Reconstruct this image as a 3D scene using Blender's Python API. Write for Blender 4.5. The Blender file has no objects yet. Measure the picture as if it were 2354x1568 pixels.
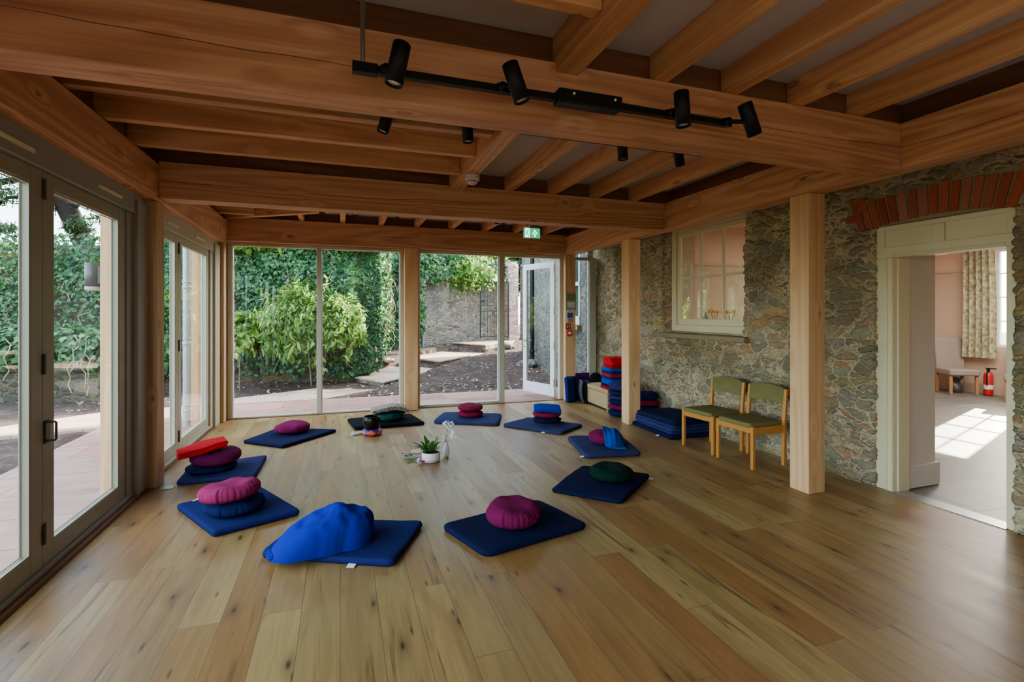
import bpy, bmesh, math, random
import numpy as np
from mathutils import Vector, Matrix, noise
PI = math.pi
rnd = random.Random(7)
nrg = np.random.default_rng(11)
C = bpy.context.scene.collection
sc = bpy.context.scene

# ------------------------------------------------------------------ node helpers
def nd(nt, typ, ins=None, **props):
    n = nt.nodes.new(typ)
    for k, v in props.items(): setattr(n, k, v)
    for k, v in (ins or {}).items():
        s = n.inputs[k]
        if isinstance(v, bpy.types.NodeSocket): nt.links.new(v, s)
        else: s.default_value = v
    return n
def mth(nt, op, a, b=None, c=None, clamp=False):
    ins = {0: a}
    if b is not None: ins[1] = b
    if c is not None: ins[2] = c
    return nd(nt, 'ShaderNodeMath', ins, operation=op, use_clamp=clamp).outputs[0]
def rgb(h):
    h = h.lstrip('#'); r = [int(h[i:i+2], 16)/255 for i in (0, 2, 4)]
    return tuple((c/12.92 if c <= .04045 else ((c+.055)/1.055)**2.4) for c in r) + (1,)
def col(c):
    return rgb(c) if isinstance(c, str) else (tuple(c) + (1,))[:4]
def ramp(nt, fac, stops, interp='LINEAR'):
    n = nd(nt, 'ShaderNodeValToRGB', {0: fac}); r = n.color_ramp; r.interpolation = interp
    while len(r.elements) < len(stops): r.elements.new(.5)
    for e, (p, c) in zip(r.elements, stops):
        e.position = p; e.color = col(c) if not isinstance(c, (int, float)) else (c, c, c, 1)
    return n.outputs[0]
def mixc(nt, f, a, b, mode='MIX'):
    n = nt.nodes.new('ShaderNodeMix'); n.data_type = 'RGBA'; n.blend_type = mode
    for i, v in ((0, f), (6, a), (7, b)):
        s = n.inputs[i]
        if isinstance(v, bpy.types.NodeSocket): nt.links.new(v, s)
        else: s.default_value = col(v) if i else v
    return n.outputs[2]
def vmul(nt, v, s): return nd(nt, 'ShaderNodeVectorMath', {0: v, 1: s}, operation='MULTIPLY').outputs[0]
def vadd(nt, v, s): return nd(nt, 'ShaderNodeVectorMath', {0: v, 1: s}, operation='ADD').outputs[0]
def noi(nt, v, scale, detail=3, rough=.5, dist=0):
    return nd(nt, 'ShaderNodeTexNoise', {'Vector': v, 'Scale': scale, 'Detail': detail, 'Roughness': rough, 'Distortion': dist})
def newmat(name):
    m = bpy.data.materials.new(name); m.use_nodes = True; nt = m.node_tree
    return m, nt, nt.nodes['Principled BSDF']
def L(nt, a, b): nt.links.new(a, b)
def bump(nt, b, h, strength=.3, dist=.01):
    n = nd(nt, 'ShaderNodeBump', {'Height': h, 'Strength': strength, 'Distance': dist}); L(nt, n.outputs[0], b.inputs['Normal'])
def objco(nt): return nd(nt, 'ShaderNodeTexCoord').outputs['Object']

def wood(name, axis, stops, ring=9, rough=.5, knots=True, crack=True, spec=.3, contrast=1):
    m, nt, b = newmat(name)
    co = objco(nt); r = nd(nt, 'ShaderNodeObjectInfo').outputs['Random']
    off = nd(nt, 'ShaderNodeCombineXYZ', {0: mth(nt, 'MULTIPLY', r, 31), 1: mth(nt, 'MULTIPLY', r, 57), 2: mth(nt, 'MULTIPLY', r, 83)}).outputs[0]
    i = 'xyz'.index(axis)
    def sc3(al, ac): v = [ac]*3; v[i] = al; return tuple(v)
    v = vadd(nt, co, off)
    kn = nd(nt, 'ShaderNodeTexVoronoi', {'Vector': vmul(nt, v, sc3(2.0, 4.2)), 'Scale': 1.0, 'Randomness': 1.0})
    n1 = noi(nt, vmul(nt, v, sc3(.16, 2.6)), 1.0, 1.5, .4, .15).outputs[0]
    kb = ramp(nt, kn.outputs['Distance'], [(0, .07), (.3, 0), (1, 0)])
    n1 = mth(nt, 'ADD', n1, kb)
    s = mth(nt, 'MULTIPLY_ADD', mth(nt, 'SINE', mth(nt, 'MULTIPLY', n1, ring*2*PI)), .5*contrast, .5)
    fib = noi(nt, vmul(nt, v, sc3(.9, 48)), 1.0, 4, .72).outputs[0]
    low = noi(nt, vmul(nt, v, sc3(.5, 4)), 1.0, 3).outputs[0]
    s2 = mth(nt, 'ADD', mth(nt, 'MULTIPLY', s, .20), mth(nt, 'ADD', mth(nt, 'MULTIPLY', fib, .56), mth(nt, 'MULTIPLY', low, .30)))
    c = ramp(nt, s2, stops)
    tint = nd(nt, 'ShaderNodeHueSaturation', {'Hue': .5, 'Saturation': .92, 'Value': mth(nt, 'MULTIPLY_ADD', r, .24, .88), 'Fac': 1.0, 'Color': c}).outputs[0]
    if knots:
        kd = kn.outputs['Distance']; pick = mth(nt, 'GREATER_THAN', nd(nt, 'ShaderNodeSeparateColor', {0: kn.outputs['Color']}).outputs[0], .5)
        k = mth(nt, 'MULTIPLY', ramp(nt, kd, [(0, .35), (.055, .3), (.07, .75), (.085, .25), (.13, 0)]), pick)
        tint = mixc(nt, k, tint, '#3a1c0c')
    if crack:
        sp = nd(nt, 'ShaderNodeSeparateXYZ', {0: co}); al = sp.outputs[i]
        wav = noi(nt, nd(nt, 'ShaderNodeCombineXYZ', {0: mth(nt, 'MULTIPLY', al, .55), 1: mth(nt, 'MULTIPLY', r, 40), 2: 0}).outputs[0], 1.0, 4, .5).outputs[0]
        msk = ramp(nt, noi(nt, nd(nt, 'ShaderNodeCombineXYZ', {0: mth(nt, 'MULTIPLY', al, .45), 1: mth(nt, 'MULTIPLY', r, 90), 2: 5}).outputs[0], 1.0, 2).outputs[0], [(.42, 0), (.5, 1)])
        for ax in [q for q in range(3) if q != i]:
            dd = mth(nt, 'ABSOLUTE', mth(nt, 'SUBTRACT', sp.outputs[ax], mth(nt, 'MULTIPLY_ADD', wav, .13, mth(nt, 'MULTIPLY_ADD', r, .06, -.095))))
            w_ = mth(nt, 'MULTIPLY', msk, .0022)
            ck = mth(nt, 'MULTIPLY', mth(nt, 'LESS_THAN', dd, w_), .8)
            fc = mth(nt, 'ABSOLUTE', nd(nt, 'ShaderNodeSeparateXYZ', {0: nd(nt, 'ShaderNodeTexCoord').outputs['Normal']}).outputs[ax])
            tint = mixc(nt, mth(nt, 'MULTIPLY', ck, mth(nt, 'LESS_THAN', fc, .5)), tint, '#1c0d06')
    L(nt, tint, b.inputs['Base Color']); b.inputs['Roughness'].default_value = rough
    b.inputs['Specular IOR Level'].default_value = spec
    bump(nt, b, mth(nt, 'ADD', s2, mth(nt, 'MULTIPLY', fib, .5)), .12, .004)
    return m

def plain(name, c, rough=.6, metal=0, spec=.5, var=0, vscale=8, bmp=0, bscale=60, sheen=0, coat=0):
    m, nt, b = newmat(name)
    b.inputs['Base Color'].default_value = col(c); b.inputs['Roughness'].default_value = rough
    b.inputs['Metallic'].default_value = metal; b.inputs['Specular IOR Level'].default_value = spec
    if sheen: b.inputs['Sheen Weight'].default_value = sheen; b.inputs['Sheen Roughness'].default_value = .6
    if coat: b.inputs['Coat Weight'].default_value = coat
    co = objco(nt)
    n = noi(nt, co, vscale, 4).outputs[0]
    cc = nd(nt, 'ShaderNodeHueSaturation', {'Hue': .5, 'Saturation': 1, 'Fac': 1, 'Color': col(c), 'Value': mth(nt, 'MULTIPLY_ADD', n, 2*max(var, .02), 1-max(var, .02))}).outputs[0]
    L(nt, cc, b.inputs['Base Color'])
    if bmp: bump(nt, b, noi(nt, co, bscale, 3).outputs[0], bmp, .004)
    return m
def fabric(name, c, var=.18, sheen=0): 
    m = plain(name, c, .95, 0, .06, var, 5, .35, 220, sheen); return m

def stone(name, pal, mortar, scale=4.2, squash=2.0, disp=0, moss=0, msize=.06, dark=1.0, bstr=.9, up=0):
    m, nt, b = newmat(name)
    co = objco(nt)
    wob = noi(nt, co, 2.3, 4, .55)
    wv = vmul(nt, vadd(nt, wob.outputs['Color'], (-.5, -.5, -.5)), (.42, .42, .22))
    wob2 = noi(nt, co, 14, 3, .6)
    wv2 = vmul(nt, vadd(nt, wob2.outputs['Color'], (-.5, -.5, -.5)), (.10, .10, .06))
    p = vmul(nt, vadd(nt, vadd(nt, co, wv), wv2), (1, 1, squash))
    res = []
    for k, s in enumerate((scale, scale*1.9)):
        v1 = nd(nt, 'ShaderNodeTexVoronoi', {'Vector': p, 'Scale': s, 'Randomness': .95})
        ve = nd(nt, 'ShaderNodeTexVoronoi', {'Vector': p, 'Scale': s, 'Randomness': .95}, feature='DISTANCE_TO_EDGE')
        res.append((v1.outputs['Color'], ve.outputs[0]))
    sel = mth(nt, 'GREATER_THAN', noi(nt, p, 1.1, 1).outputs[0], .52)
    cc = mixc(nt, sel, res[0][0], res[1][0])
    ed = nd(nt, 'ShaderNodeMix', {0: sel, 2: res[0][1], 3: mth(nt, 'MULTIPLY', res[1][1], .75)}).outputs[0]
    sep = nd(nt, 'ShaderNodeSeparateColor', {0: cc})
    st = ramp(nt, sep.outputs[0], [(i/len(pal), c) for i, c in enumerate(pal)], 'CONSTANT')
    nz = noi(nt, vmul(nt, co, (1, 1, 2.2)), 22, 6, .65).outputs[0]
    nb = noi(nt, co, 70, 3, .6).outputs[0]
    val = mth(nt, 'ADD', mth(nt, 'MULTIPLY_ADD', nz, 1.5, .1), mth(nt, 'MULTIPLY', sep.outputs[1], .35))
    st = nd(nt, 'ShaderNodeHueSaturation', {'Hue': .5, 'Saturation': 1, 'Fac': 1, 'Color': st, 'Value': mth(nt, 'MULTIPLY', val, dark)}).outputs[0]
    mo = nd(nt, 'ShaderNodeHueSaturation', {'Hue': .5, 'Saturation': 1, 'Fac': 1, 'Color': col(mortar), 'Value': mth(nt, 'MULTIPLY', mth(nt, 'MULTIPLY_ADD', nb, 1.2, .35), dark)}).outputs[0]
    ms = mth(nt, 'MULTIPLY_ADD', noi(nt, co, 1.9, 4, .6).outputs[0], msize*6.5, -msize*2.3)
    if up:
        zz_ = nd(nt, 'ShaderNodeSeparateXYZ', {0: co}).outputs[2]
        ms = mth(nt, 'ADD', ms, mth(nt, 'MULTIPLY', mth(nt, 'MULTIPLY_ADD', zz_, .8, -1.15, True), up))
    mk = mth(nt, 'SUBTRACT', 1.0, mth(nt, 'DIVIDE', mth(nt, 'SUBTRACT', ed, mth(nt, 'MULTIPLY', ms, .6)), msize*.55, clamp=True), clamp=True)
    mk = mth(nt, 'MULTIPLY', mk, mth(nt, 'MULTIPLY_ADD', nb, .8, .55, True), clamp=True)
    c = mixc(nt, mk, st, mo)
    if moss:
        g = ramp(nt, noi(nt, co, 1.7, 5, .6).outputs[0], [(.45, 0), (.62, moss)])
        c = mixc(nt, g, c, '#54562f')
    L(nt, c, b.inputs['Base Color']); b.inputs['Roughness'].default_value = .9; b.inputs['Specular IOR Level'].default_value = .2
    h = mth(nt, 'ADD', mth(nt, 'MULTIPLY', mth(nt, 'MINIMUM', mth(nt, 'SUBTRACT', ed, mth(nt, 'MULTIPLY', ms, .5)), .13, clamp=True), 6.0), mth(nt, 'ADD', mth(nt, 'MULTIPLY', nz, .55), mth(nt, 'MULTIPLY', sep.outputs[2], .35)))
    if disp:
        d = nd(nt, 'ShaderNodeDisplacement', {'Height': h, 'Midlevel': .75, 'Scale': disp})
        L(nt, d.outputs[0], nt.nodes['Material Output'].inputs['Displacement']); m.displacement_method = 'BOTH'
    else: bump(nt, b, h, bstr, .03)
    return m

def glassmat(name, tint=(.93, .97, .95), base=.045):
    m = bpy.data.materials.new(name); m.use_nodes = True; nt = m.node_tree; nt.nodes.clear()
    lw = nd(nt, 'ShaderNodeLayerWeight', {'Blend': .5})
    f = mth(nt, 'MULTIPLY_ADD', mth(nt, 'POWER', lw.outputs['Facing'], 4.5), .75, base, True)
    t = nd(nt, 'ShaderNodeBsdfTransparent', {0: tint + (1,)}); g = nd(nt, 'ShaderNodeBsdfGlossy', {0: (1, 1, 1, 1), 'Roughness': .005})
    mx = nd(nt, 'ShaderNodeMixShader', {0: f, 1: t.outputs[0], 2: g.outputs[0]})
    o = nd(nt, 'ShaderNodeOutputMaterial'); L(nt, mx.outputs[0], o.inputs[0]); return m

def leafmat(name, stops, trans=.35, rough=.45):
    m = bpy.data.materials.new(name); m.use_nodes = True; nt = m.node_tree; nt.nodes.clear()
    r = nd(nt, 'ShaderNodeNewGeometry').outputs['Random Per Island']
    big = noi(nt, objco(nt), .9, 2).outputs[0]
    f = mth(nt, 'MULTIPLY_ADD', big, .7, mth(nt, 'MULTIPLY_ADD', r, .65, -.18), True)
    c = ramp(nt, f, stops)
    p = nd(nt, 'ShaderNodeBsdfPrincipled', {'Base Color': c, 'Roughness': rough, 'Specular IOR Level': .35})
    t = nd(nt, 'ShaderNodeBsdfTranslucent', {0: mixc(nt, 1.0, c, (1.0, 1.0, .55), 'MULTIPLY')})
    mx = nd(nt, 'ShaderNodeMixShader', {0: trans, 1: p.outputs[0], 2: t.outputs[0]})
    o = nd(nt, 'ShaderNodeOutputMaterial'); L(nt, mx.outputs[0], o.inputs[0]); return m

# ------------------------------------------------------------------ mesh helpers
class MB:
    def __init__(s): s.v = []; s.f = []; s.m = []; s.sm = []; s.nb = 1
    def add(s, vs, fs, mi=0, smooth=False, M=None):
        o = len(s.v)
        s.v += [tuple(M @ Vector(v)) for v in vs] if M else [tuple(v) for v in vs]
        s.f += [tuple(i+o for i in f) for f in fs]; s.m += [mi]*len(fs); s.sm += [smooth]*len(fs); return s
    def box(s, x0, x1, y0, y1, z0, z1, mi=0, M=None):
        x0, x1 = min(x0, x1), max(x0, x1); y0, y1 = min(y0, y1), max(y0, y1); z0, z1 = min(z0, z1), max(z0, z1)
        e = .0004*(s.nb % 9); s.nb += 1; x0 += e; x1 -= e; y0 += e; y1 -= e; z0 += e; z1 -= e   # no coplanar faces inside one mesh
        v = [(x0,y0,z0),(x1,y0,z0),(x1,y1,z0),(x0,y1,z0),(x0,y0,z1),(x1,y0,z1),(x1,y1,z1),(x0,y1,z1)]
        return s.add(v, [(0,3,2,1),(4,5,6,7),(0,1,5,4),(1,2,6,5),(2,3,7,6),(3,0,4,7)], mi, False, M)
    def prism(s, poly, z0, z1, mi=0, M=None):
        n = len(poly); v = [(x, y, z0) for x, y in poly] + [(x, y, z1) for x, y in poly]
        f = [tuple(range(n))[::-1], tuple(range(n, 2*n))] + [(i, (i+1) % n, n+(i+1) % n, n+i) for i in range(n)]
        return s.add(v, f, mi, False, M)
    def tube(s, pts, r, n=10, mi=0, caps=True, M=None):
        pts = [Vector(p) for p in pts]; rs = r if isinstance(r, (list, tuple)) else [r]*len(pts)
        vs = []; up = None
        for i, p in enumerate(pts):
            d = (pts[min(i+1, len(pts)-1)] - pts[max(i-1, 0)]).normalized()
            if up is None: up = Vector((0, 0, 1)) if abs(d.z) < .9 else Vector((1, 0, 0))
            a = d.cross(up).normalized(); b_ = a.cross(d).normalized(); up = b_
            for k in range(n):
                t = 2*PI*k/n; vs.append(p + (a*math.cos(t) + b_*math.sin(t))*rs[i])
        fs = [(i*n+k, i*n+(k+1) % n, (i+1)*n+(k+1) % n, (i+1)*n+k) for i in range(len(pts)-1) for k in range(n)]
        s.add(vs, fs, mi, True, M)
        if caps: s.add(vs[:n], [tuple(range(n))[::-1]], mi, False, M); s.add(vs[-n:], [tuple(range(n))], mi, False, M)
        return s
    def lathe(s, prof, n=32, mi=0, M=None, fn=None, smooth=True):
        vs = []
        for r, z in prof:
            for k in range(n):
                t = 2*PI*k/n; p = (r*math.cos(t), r*math.sin(t), z)
                vs.append(fn(p, t) if fn else p)
        fs = [(i*n+k, i*n+(k+1) % n, (i+1)*n+(k+1) % n, (i+1)*n+k) for i in range(len(prof)-1) for k in range(n)]
        return s.add(vs, fs, mi, smooth, M)
    def grid(s, fn, nu, nv, mi=0, smooth=True, M=None):
        vs = [fn(i/(nu-1), j/(nv-1)) for i in range(nu) for j in range(nv)]
        fs = [(i*nv+j, (i+1)*nv+j, (i+1)*nv+j+1, i*nv+j+1) for i in range(nu-1) for j in range(nv-1)]
        return s.add(vs, fs, mi, smooth, M)
    def loops(s, rings, mi=0, close0=True, close1=True, smooth=True):
        n = len(rings[0]); vs = [p for r in rings for p in r]
        fs = [(i*n+k, i*n+(k+1) % n, (i+1)*n+(k+1) % n, (i+1)*n+k) for i in range(len(rings)-1) for k in range(n)]
        if close0: fs.append(tuple(range(n))[::-1])
        if close1: fs.append(tuple(range((len(rings)-1)*n, len(rings)*n)))
        return s.add(vs, fs, mi, smooth)
    def mesh(s, name, mats):
        me = bpy.data.meshes.new(name); me.from_pydata(s.v, [], s.f)
        for m in (mats if isinstance(mats, (list, tuple)) else [mats]): me.materials.append(m)
        me.polygons.foreach_set('material_index', s.m); me.polygons.foreach_set('use_smooth', s.sm); me.update(); return me

def props(o, label=None, cat=None, group=None, kind=None):
    for k, v in (('label', label), ('category', cat), ('group', group), ('kind', kind)):
        if v: o[k] = v
    return o
def obj(name, mb, mats, parent=None, loc=(0,0,0), rot=(0,0,0), bevel=0, seg=2, subd=0, **pr):
    me = mb if isinstance(mb, bpy.types.Mesh) else mb.mesh(name, mats)
    o = bpy.data.objects.new(name, me); C.objects.link(o); o.location = loc; o.rotation_euler = rot
    if parent: o.parent = parent
    if bevel:
        b = o.modifiers.new('b', 'BEVEL'); b.width = bevel; b.segments = seg; b.limit_method = 'ANGLE'; b.angle_limit = .6
    if subd: q = o.modifiers.new('s', 'SUBSURF'); q.levels = subd; q.render_levels = subd
    return props(o, **pr)
def thing(name, label, cat, loc=(0,0,0), rz=0, group=None, kind=None, rot=None):
    o = bpy.data.objects.new(name, None); C.objects.link(o); o.location = loc
    o.rotation_euler = rot or (0, 0, rz); o.empty_display_size = .1
    return props(o, label, cat, group, kind)
def dup(root, loc, rz=None, **pr):
    r = root.copy(); C.objects.link(r); r.location = loc
    if rz is not None: r.rotation_euler = (0, 0, rz)
    for ch in list(root.children):
        c = ch.copy(); C.objects.link(c); c.parent = r
        for g in list(ch.children):
            d = g.copy(); C.objects.link(d); d.parent = c
    return props(r, **pr)

SHAPES = {
 'ivy': [(0,-.45),(.3,-.5),(.5,-.1),(.22,.05),(0,.55),(-.22,.05),(-.5,-.1),(-.3,-.5)],
 'oval': [(0,-.5),(.26,-.2),(.24,.2),(0,.55),(-.24,.2),(-.26,-.2)],
 'lance': [(0,-.55),(.15,-.2),(.15,.15),(0,.65),(-.15,.15),(-.15,-.2)],
 'blade': [(0,-.5),(.09,0),(0,.5),(-.09,0)],
 'bunch': [(0,-.5),(.3,-.3),(.18,-.05),(.5,.1),(.2,.2),(.1,.55),(-.12,.2),(-.45,.3),(-.25,-.02),(-.4,-.28)]}
def leafmesh(name, P, Nn, size, shape, mat, droop=1.0, jit=.55, fold=.12):
    P = np.asarray(P, float); n = len(P); sh = np.array(SHAPES[shape])
    N0 = np.asarray(Nn, float) + nrg.normal(0, jit, (n, 3)); N0 /= np.linalg.norm(N0, axis=1, keepdims=True)
    T = np.array([0, 0, -droop]) + nrg.normal(0, .55, (n, 3))
    T -= (T*N0).sum(1, keepdims=True)*N0; T /= np.linalg.norm(T, axis=1, keepdims=True)+1e-9
    B = np.cross(N0, T); S = np.asarray(size).reshape(-1, 1, 1)*np.ones((n, 1, 1))
    k = len(sh)
    V = P[:, None, :] + S*(sh[None, :, 0:1]*B[:, None, :] + sh[None, :, 1:2]*T[:, None, :] - fold*np.abs(sh[None, :, 0:1])*N0[:, None, :]*2)
    me = bpy.data.meshes.new(name); me.vertices.add(n*k); me.vertices.foreach_set('co', V.astype(np.float32).ravel())
    me.loops.add(n*k); me.loops.foreach_set('vertex_index', np.arange(n*k, dtype=np.int32))
    me.polygons.add(n); me.polygons.foreach_set('loop_start', np.arange(0, n*k, k, dtype=np.int32)); me.polygons.foreach_set('loop_total', np.full(n, k, dtype=np.int32))
    me.materials.append(mat); me.update(calc_edges=True); me.validate(); return me

# ------------------------------------------------------------------ materials
BEAM = [(.15, '#84502c'), (.42, '#b87748'), (.58, '#cc8a58'), (.85, '#dfab7e')]
M = {}
for a in 'xyz': M['beam_'+a] = wood('douglas_fir_'+a, a, BEAM, 15, .55)
M['joist_y'] = wood('joist_fir_y', 'y', [(.12, '#84502a'), (.42, '#ba7a46'), (.62, '#cd9258'), (.9, '#e2b47c')], 12, .55, crack=False)
M['joist_x'] = wood('joist_fir_x', 'x', [(.12, '#84502a'), (.42, '#ba7a46'), (.62, '#cd9258'), (.9, '#e2b47c')], 12, .55, crack=False)
M['post'] = wood('oak_post', 'z', [(.05, '#a8713c'), (.4, '#d29a5c'), (.62, '#deac70'), (.95, '#ebc692')], 14, .5, crack=False)
M['post_dark'] = wood('fir_post', 'z', [(.1, '#74502c'), (.42, '#b08a5c'), (.62, '#c29c6e'), (.9, '#d6b68c')], 12, .55)
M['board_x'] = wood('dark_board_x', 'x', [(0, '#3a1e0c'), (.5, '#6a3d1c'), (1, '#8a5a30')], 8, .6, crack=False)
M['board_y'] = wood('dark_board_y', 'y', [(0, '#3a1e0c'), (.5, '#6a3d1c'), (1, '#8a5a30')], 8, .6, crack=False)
M['sill_y'] = wood('sill_wood_y', 'y', [(0, '#4a2814'), (.5, '#764526'), (1, '#94603a')], 6, .5, knots=False, crack=False)
M['sill_x'] = wood('sill_wood_x', 'x', [(0, '#4a2814'), (.5, '#86542e'), (1, '#a47244')], 6, .5, knots=False, crack=False)
M['beech'] = plain('beech_varnish', '#bd7a2e', .35, 0, .5, .1, 14, 0, 60)
M['frame'] = plain('painted_frame', '#b9b49c', .45, 0, .4, .03)
M['frame_backlit'] = plain('painted_frame_backlit', '#969079', .45, 0, .4, .03)  # darker copy of the frame paint, backlit shade put into the colour
M['frame_ext'] = plain('painted_frame_grey', '#8f8d80', .45, 0, .4, .03)
M['doorwhite'] = plain('painted_door', '#dfe3e2', .4, 0, .45, .02)
M['cream'] = plain('cream_paint', '#d8cba2', .45, 0, .4, .03)
M['plaster'] = plain('ceiling_plaster', '#b3a8a4', .9, 0, .2, .03, 3)
M['salmon'] = plain('salmon_plaster', '#c08a6a', .9, 0, .2, .03, 2)
M['pink'] = plain('pale_pink_plaster', '#d6b39c', .9, 0, .2, .03, 2)
M['dusk'] = plain('dusky_plaster', '#bda48c', .9, 0, .2, .03, 2)
M['reveal'] = plain('reveal_plaster', '#d0c5b4', .85, 0, .2, .04, 2)
M['glass'] = glassmat('window_glass')
M['glass_dim'] = glassmat('house_window_glass', (.9, .95, .9), .17)
M['black'] = plain('black_metal', '#0a0906', .5, 0, .25, .05)
M['iron'] = plain('wrought_iron', '#17181a', .5, .3, .5, .1)
M['steel'] = plain('brushed_steel', '#a9aaa6', .3, .9)
M['darksteel'] = plain('dark_hinge', '#4c4740', .4, .6)
M['lens'] = plain('frosted_lens', '#efefec', .3)
M['led'] = plain('led_lens', '#c9e8c9', .2)
M['white_pl'] = plain('white_plastic', '#c9c2b6', .4)
M['red_pl'] = plain('red_plastic', '#b3201c', .35)
M['zinc'] = plain('zinc_pipe', '#9aa0a3', .4, .35, .5, .1)
M['ceramic'] = plain('white_ceramic', '#dcdcd4', .25, 0, .5, .02)
M['blush'] = plain('blush_glaze', '#cfb3b3', .3, 0, .5, .03)
M['tag'] = plain('white_label', '#dde2e6', .7)
M['soil'] = plain('potting_soil', '#2a1d12', .95, 0, .1, .4, 60, .8, 90)
M['bowl'] = plain('black_bronze', '#17130d', .25, .75, .6, .3, 30)
F = {k: fabric('cloth_'+k, c) for k, c in dict(navy='#1b2354', navy2='#252a52', navyd='#121736', slate='#2d3358', black='#101419', blue='#0c3aa6', blued='#0b2a8c',
     maroon='#741233', magenta='#6a0f3f', plum='#5a0d3c', green='#06241a', teal='#084238', red='#c40f1e', redd='#a00c18', azure='#0848a8', purple='#4a1054', grey='#4d5158', olive='#746c40', navyq='#131a44').items()}
M['taupe'] = fabric('taupe_upholstery', '#8f8074', .08)

def m_floor():
    m, nt, b = newmat('oak_floorboards')
    s = nd(nt, 'ShaderNodeSeparateXYZ', {0: objco(nt)})
    v = nd(nt, 'ShaderNodeCombineXYZ', {0: s.outputs[1], 1: s.outputs[0], 2: 0}).outputs[0]
    br = nd(nt, 'ShaderNodeTexBrick', {'Vector': v, 'Color1': (0,0,0,1), 'Color2': (1,1,1,1), 'Mortar': (.5,.5,.5,1), 'Scale': 1, 'Mortar Size': .0016, 'Mortar Smooth': .2, 'Bias': 0, 'Brick Width': 1.75, 'Row Height': .19})
    br.offset = .37; br.offset_frequency = 2; br.squash = 1.25; br.squash_frequency = 3
    r = nd(nt, 'ShaderNodeSeparateColor', {0: br.outputs['Color']}).outputs[0]
    rz = mth(nt, 'MULTIPLY', r, 60)
    row = mth(nt, 'FLOOR', mth(nt, 'DIVIDE', s.outputs[0], .19))
    rz = mth(nt, 'ADD', rz, mth(nt, 'MULTIPLY', row, 3.7))
    def vec(a, bb): return nd(nt, 'ShaderNodeCombineXYZ', {0: mth(nt, 'MULTIPLY', s.outputs[0], a), 1: mth(nt, 'MULTIPLY', s.outputs[1], bb), 2: rz}).outputs[0]
    g = noi(nt, vec(7.5, .55), 1, 3, .55, .4).outputs[0]
    ring = mth(nt, 'MULTIPLY_ADD', mth(nt, 'SINE', mth(nt, 'MULTIPLY', g, 42)), .5, .5)
    fib = noi(nt, vec(150, 4), 1, 2, .6).outputs[0]
    low = noi(nt, vec(5, .9), 1, 3).outputs[0]
    base = ramp(nt, r, [(0, '#846a50'), (.2, '#9e8862'), (.38, '#87664c'), (.55, '#a48f69'), (.75, '#8b6b4d'), (1, '#977e5d')])
    sh = mth(nt, 'ADD', mth(nt, 'MULTIPLY', ring, .16), mth(nt, 'ADD', mth(nt, 'MULTIPLY', fib, .22), mth(nt, 'MULTIPLY', low, .55)))
    c = nd(nt, 'ShaderNodeHueSaturation', {'Hue': .5, 'Saturation': 1.25, 'Fac': 1, 'Color': base, 'Value': mth(nt, 'ADD', sh, .55)}).outputs[0]
    warm = ramp(nt, noi(nt, vec(6, .9), 1, 4, .6).outputs[0], [(.5, 0), (.72, .75)])
    c = mixc(nt, warm, c, '#7c5431')
    st = ramp(nt, noi(nt, vec(19, 1.1), 1, 4, .62, .6).outputs[0], [(.58, 0), (.70, .9)])
    c = mixc(nt, mth(nt, 'MULTIPLY', st, .8), c, '#4a331f')
    def vec2(a, bb): return nd(nt, 'ShaderNodeCombineXYZ', {0: mth(nt, 'MULTIPLY_ADD', s.outputs[0], a, mth(nt, 'MULTIPLY', rz, 7.31)), 1: mth(nt, 'MULTIPLY_ADD', s.outputs[1], bb, mth(nt, 'MULTIPLY', rz, 3.17)), 2: 0}).outputs[0]
    kv = nd(nt, 'ShaderNodeTexVoronoi', {'Vector': vec2(4.2, 1.5), 'Scale': 1, 'Randomness': 1}, voronoi_dimensions='2D')
    kp = mth(nt, 'GREATER_THAN', nd(nt, 'ShaderNodeSeparateColor', {0: kv.outputs['Color']}).outputs[1], .6)
    kd = mth(nt, 'ADD', kv.outputs['Distance'], mth(nt, 'MULTIPLY', fib, .05))
    c = mixc(nt, mth(nt, 'MULTIPLY', ramp(nt, kd, [(0, .95), (.045, .9), (.075, .45), (.13, .22), (.24, 0)]), kp), c, '#2c1b0c')
    kv2 = nd(nt, 'ShaderNodeTexVoronoi', {'Vector': vec2(10, 2.2), 'Scale': 1, 'Randomness': 1}, voronoi_dimensions='2D')
    kp2 = mth(nt, 'GREATER_THAN', nd(nt, 'ShaderNodeSeparateColor', {0: kv2.outputs['Color']}).outputs[0], .9)
    c = mixc(nt, mth(nt, 'MULTIPLY', ramp(nt, mth(nt, 'ADD', kv2.outputs['Distance'], mth(nt, 'MULTIPLY', fib, .05)), [(0, .9), (.07, .6), (.13, 0)]), kp2), c, '#2c1b0c')
    c = mixc(nt, mth(nt, 'MULTIPLY', br.outputs['Fac'], .8), c, '#4a3521')
    L(nt, c, b.inputs['Base Color'])
    L(nt, mth(nt, 'MULTIPLY_ADD', low, .2, .3), b.inputs['Roughness']); b.inputs['Specular IOR Level'].default_value = .42
    h = mth(nt, 'SUBTRACT', mth(nt, 'MULTIPLY', fib, .15), br.outputs['Fac'])
    bump(nt, b, h, .35, .002); return m
M['floor'] = m_floor()

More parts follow.
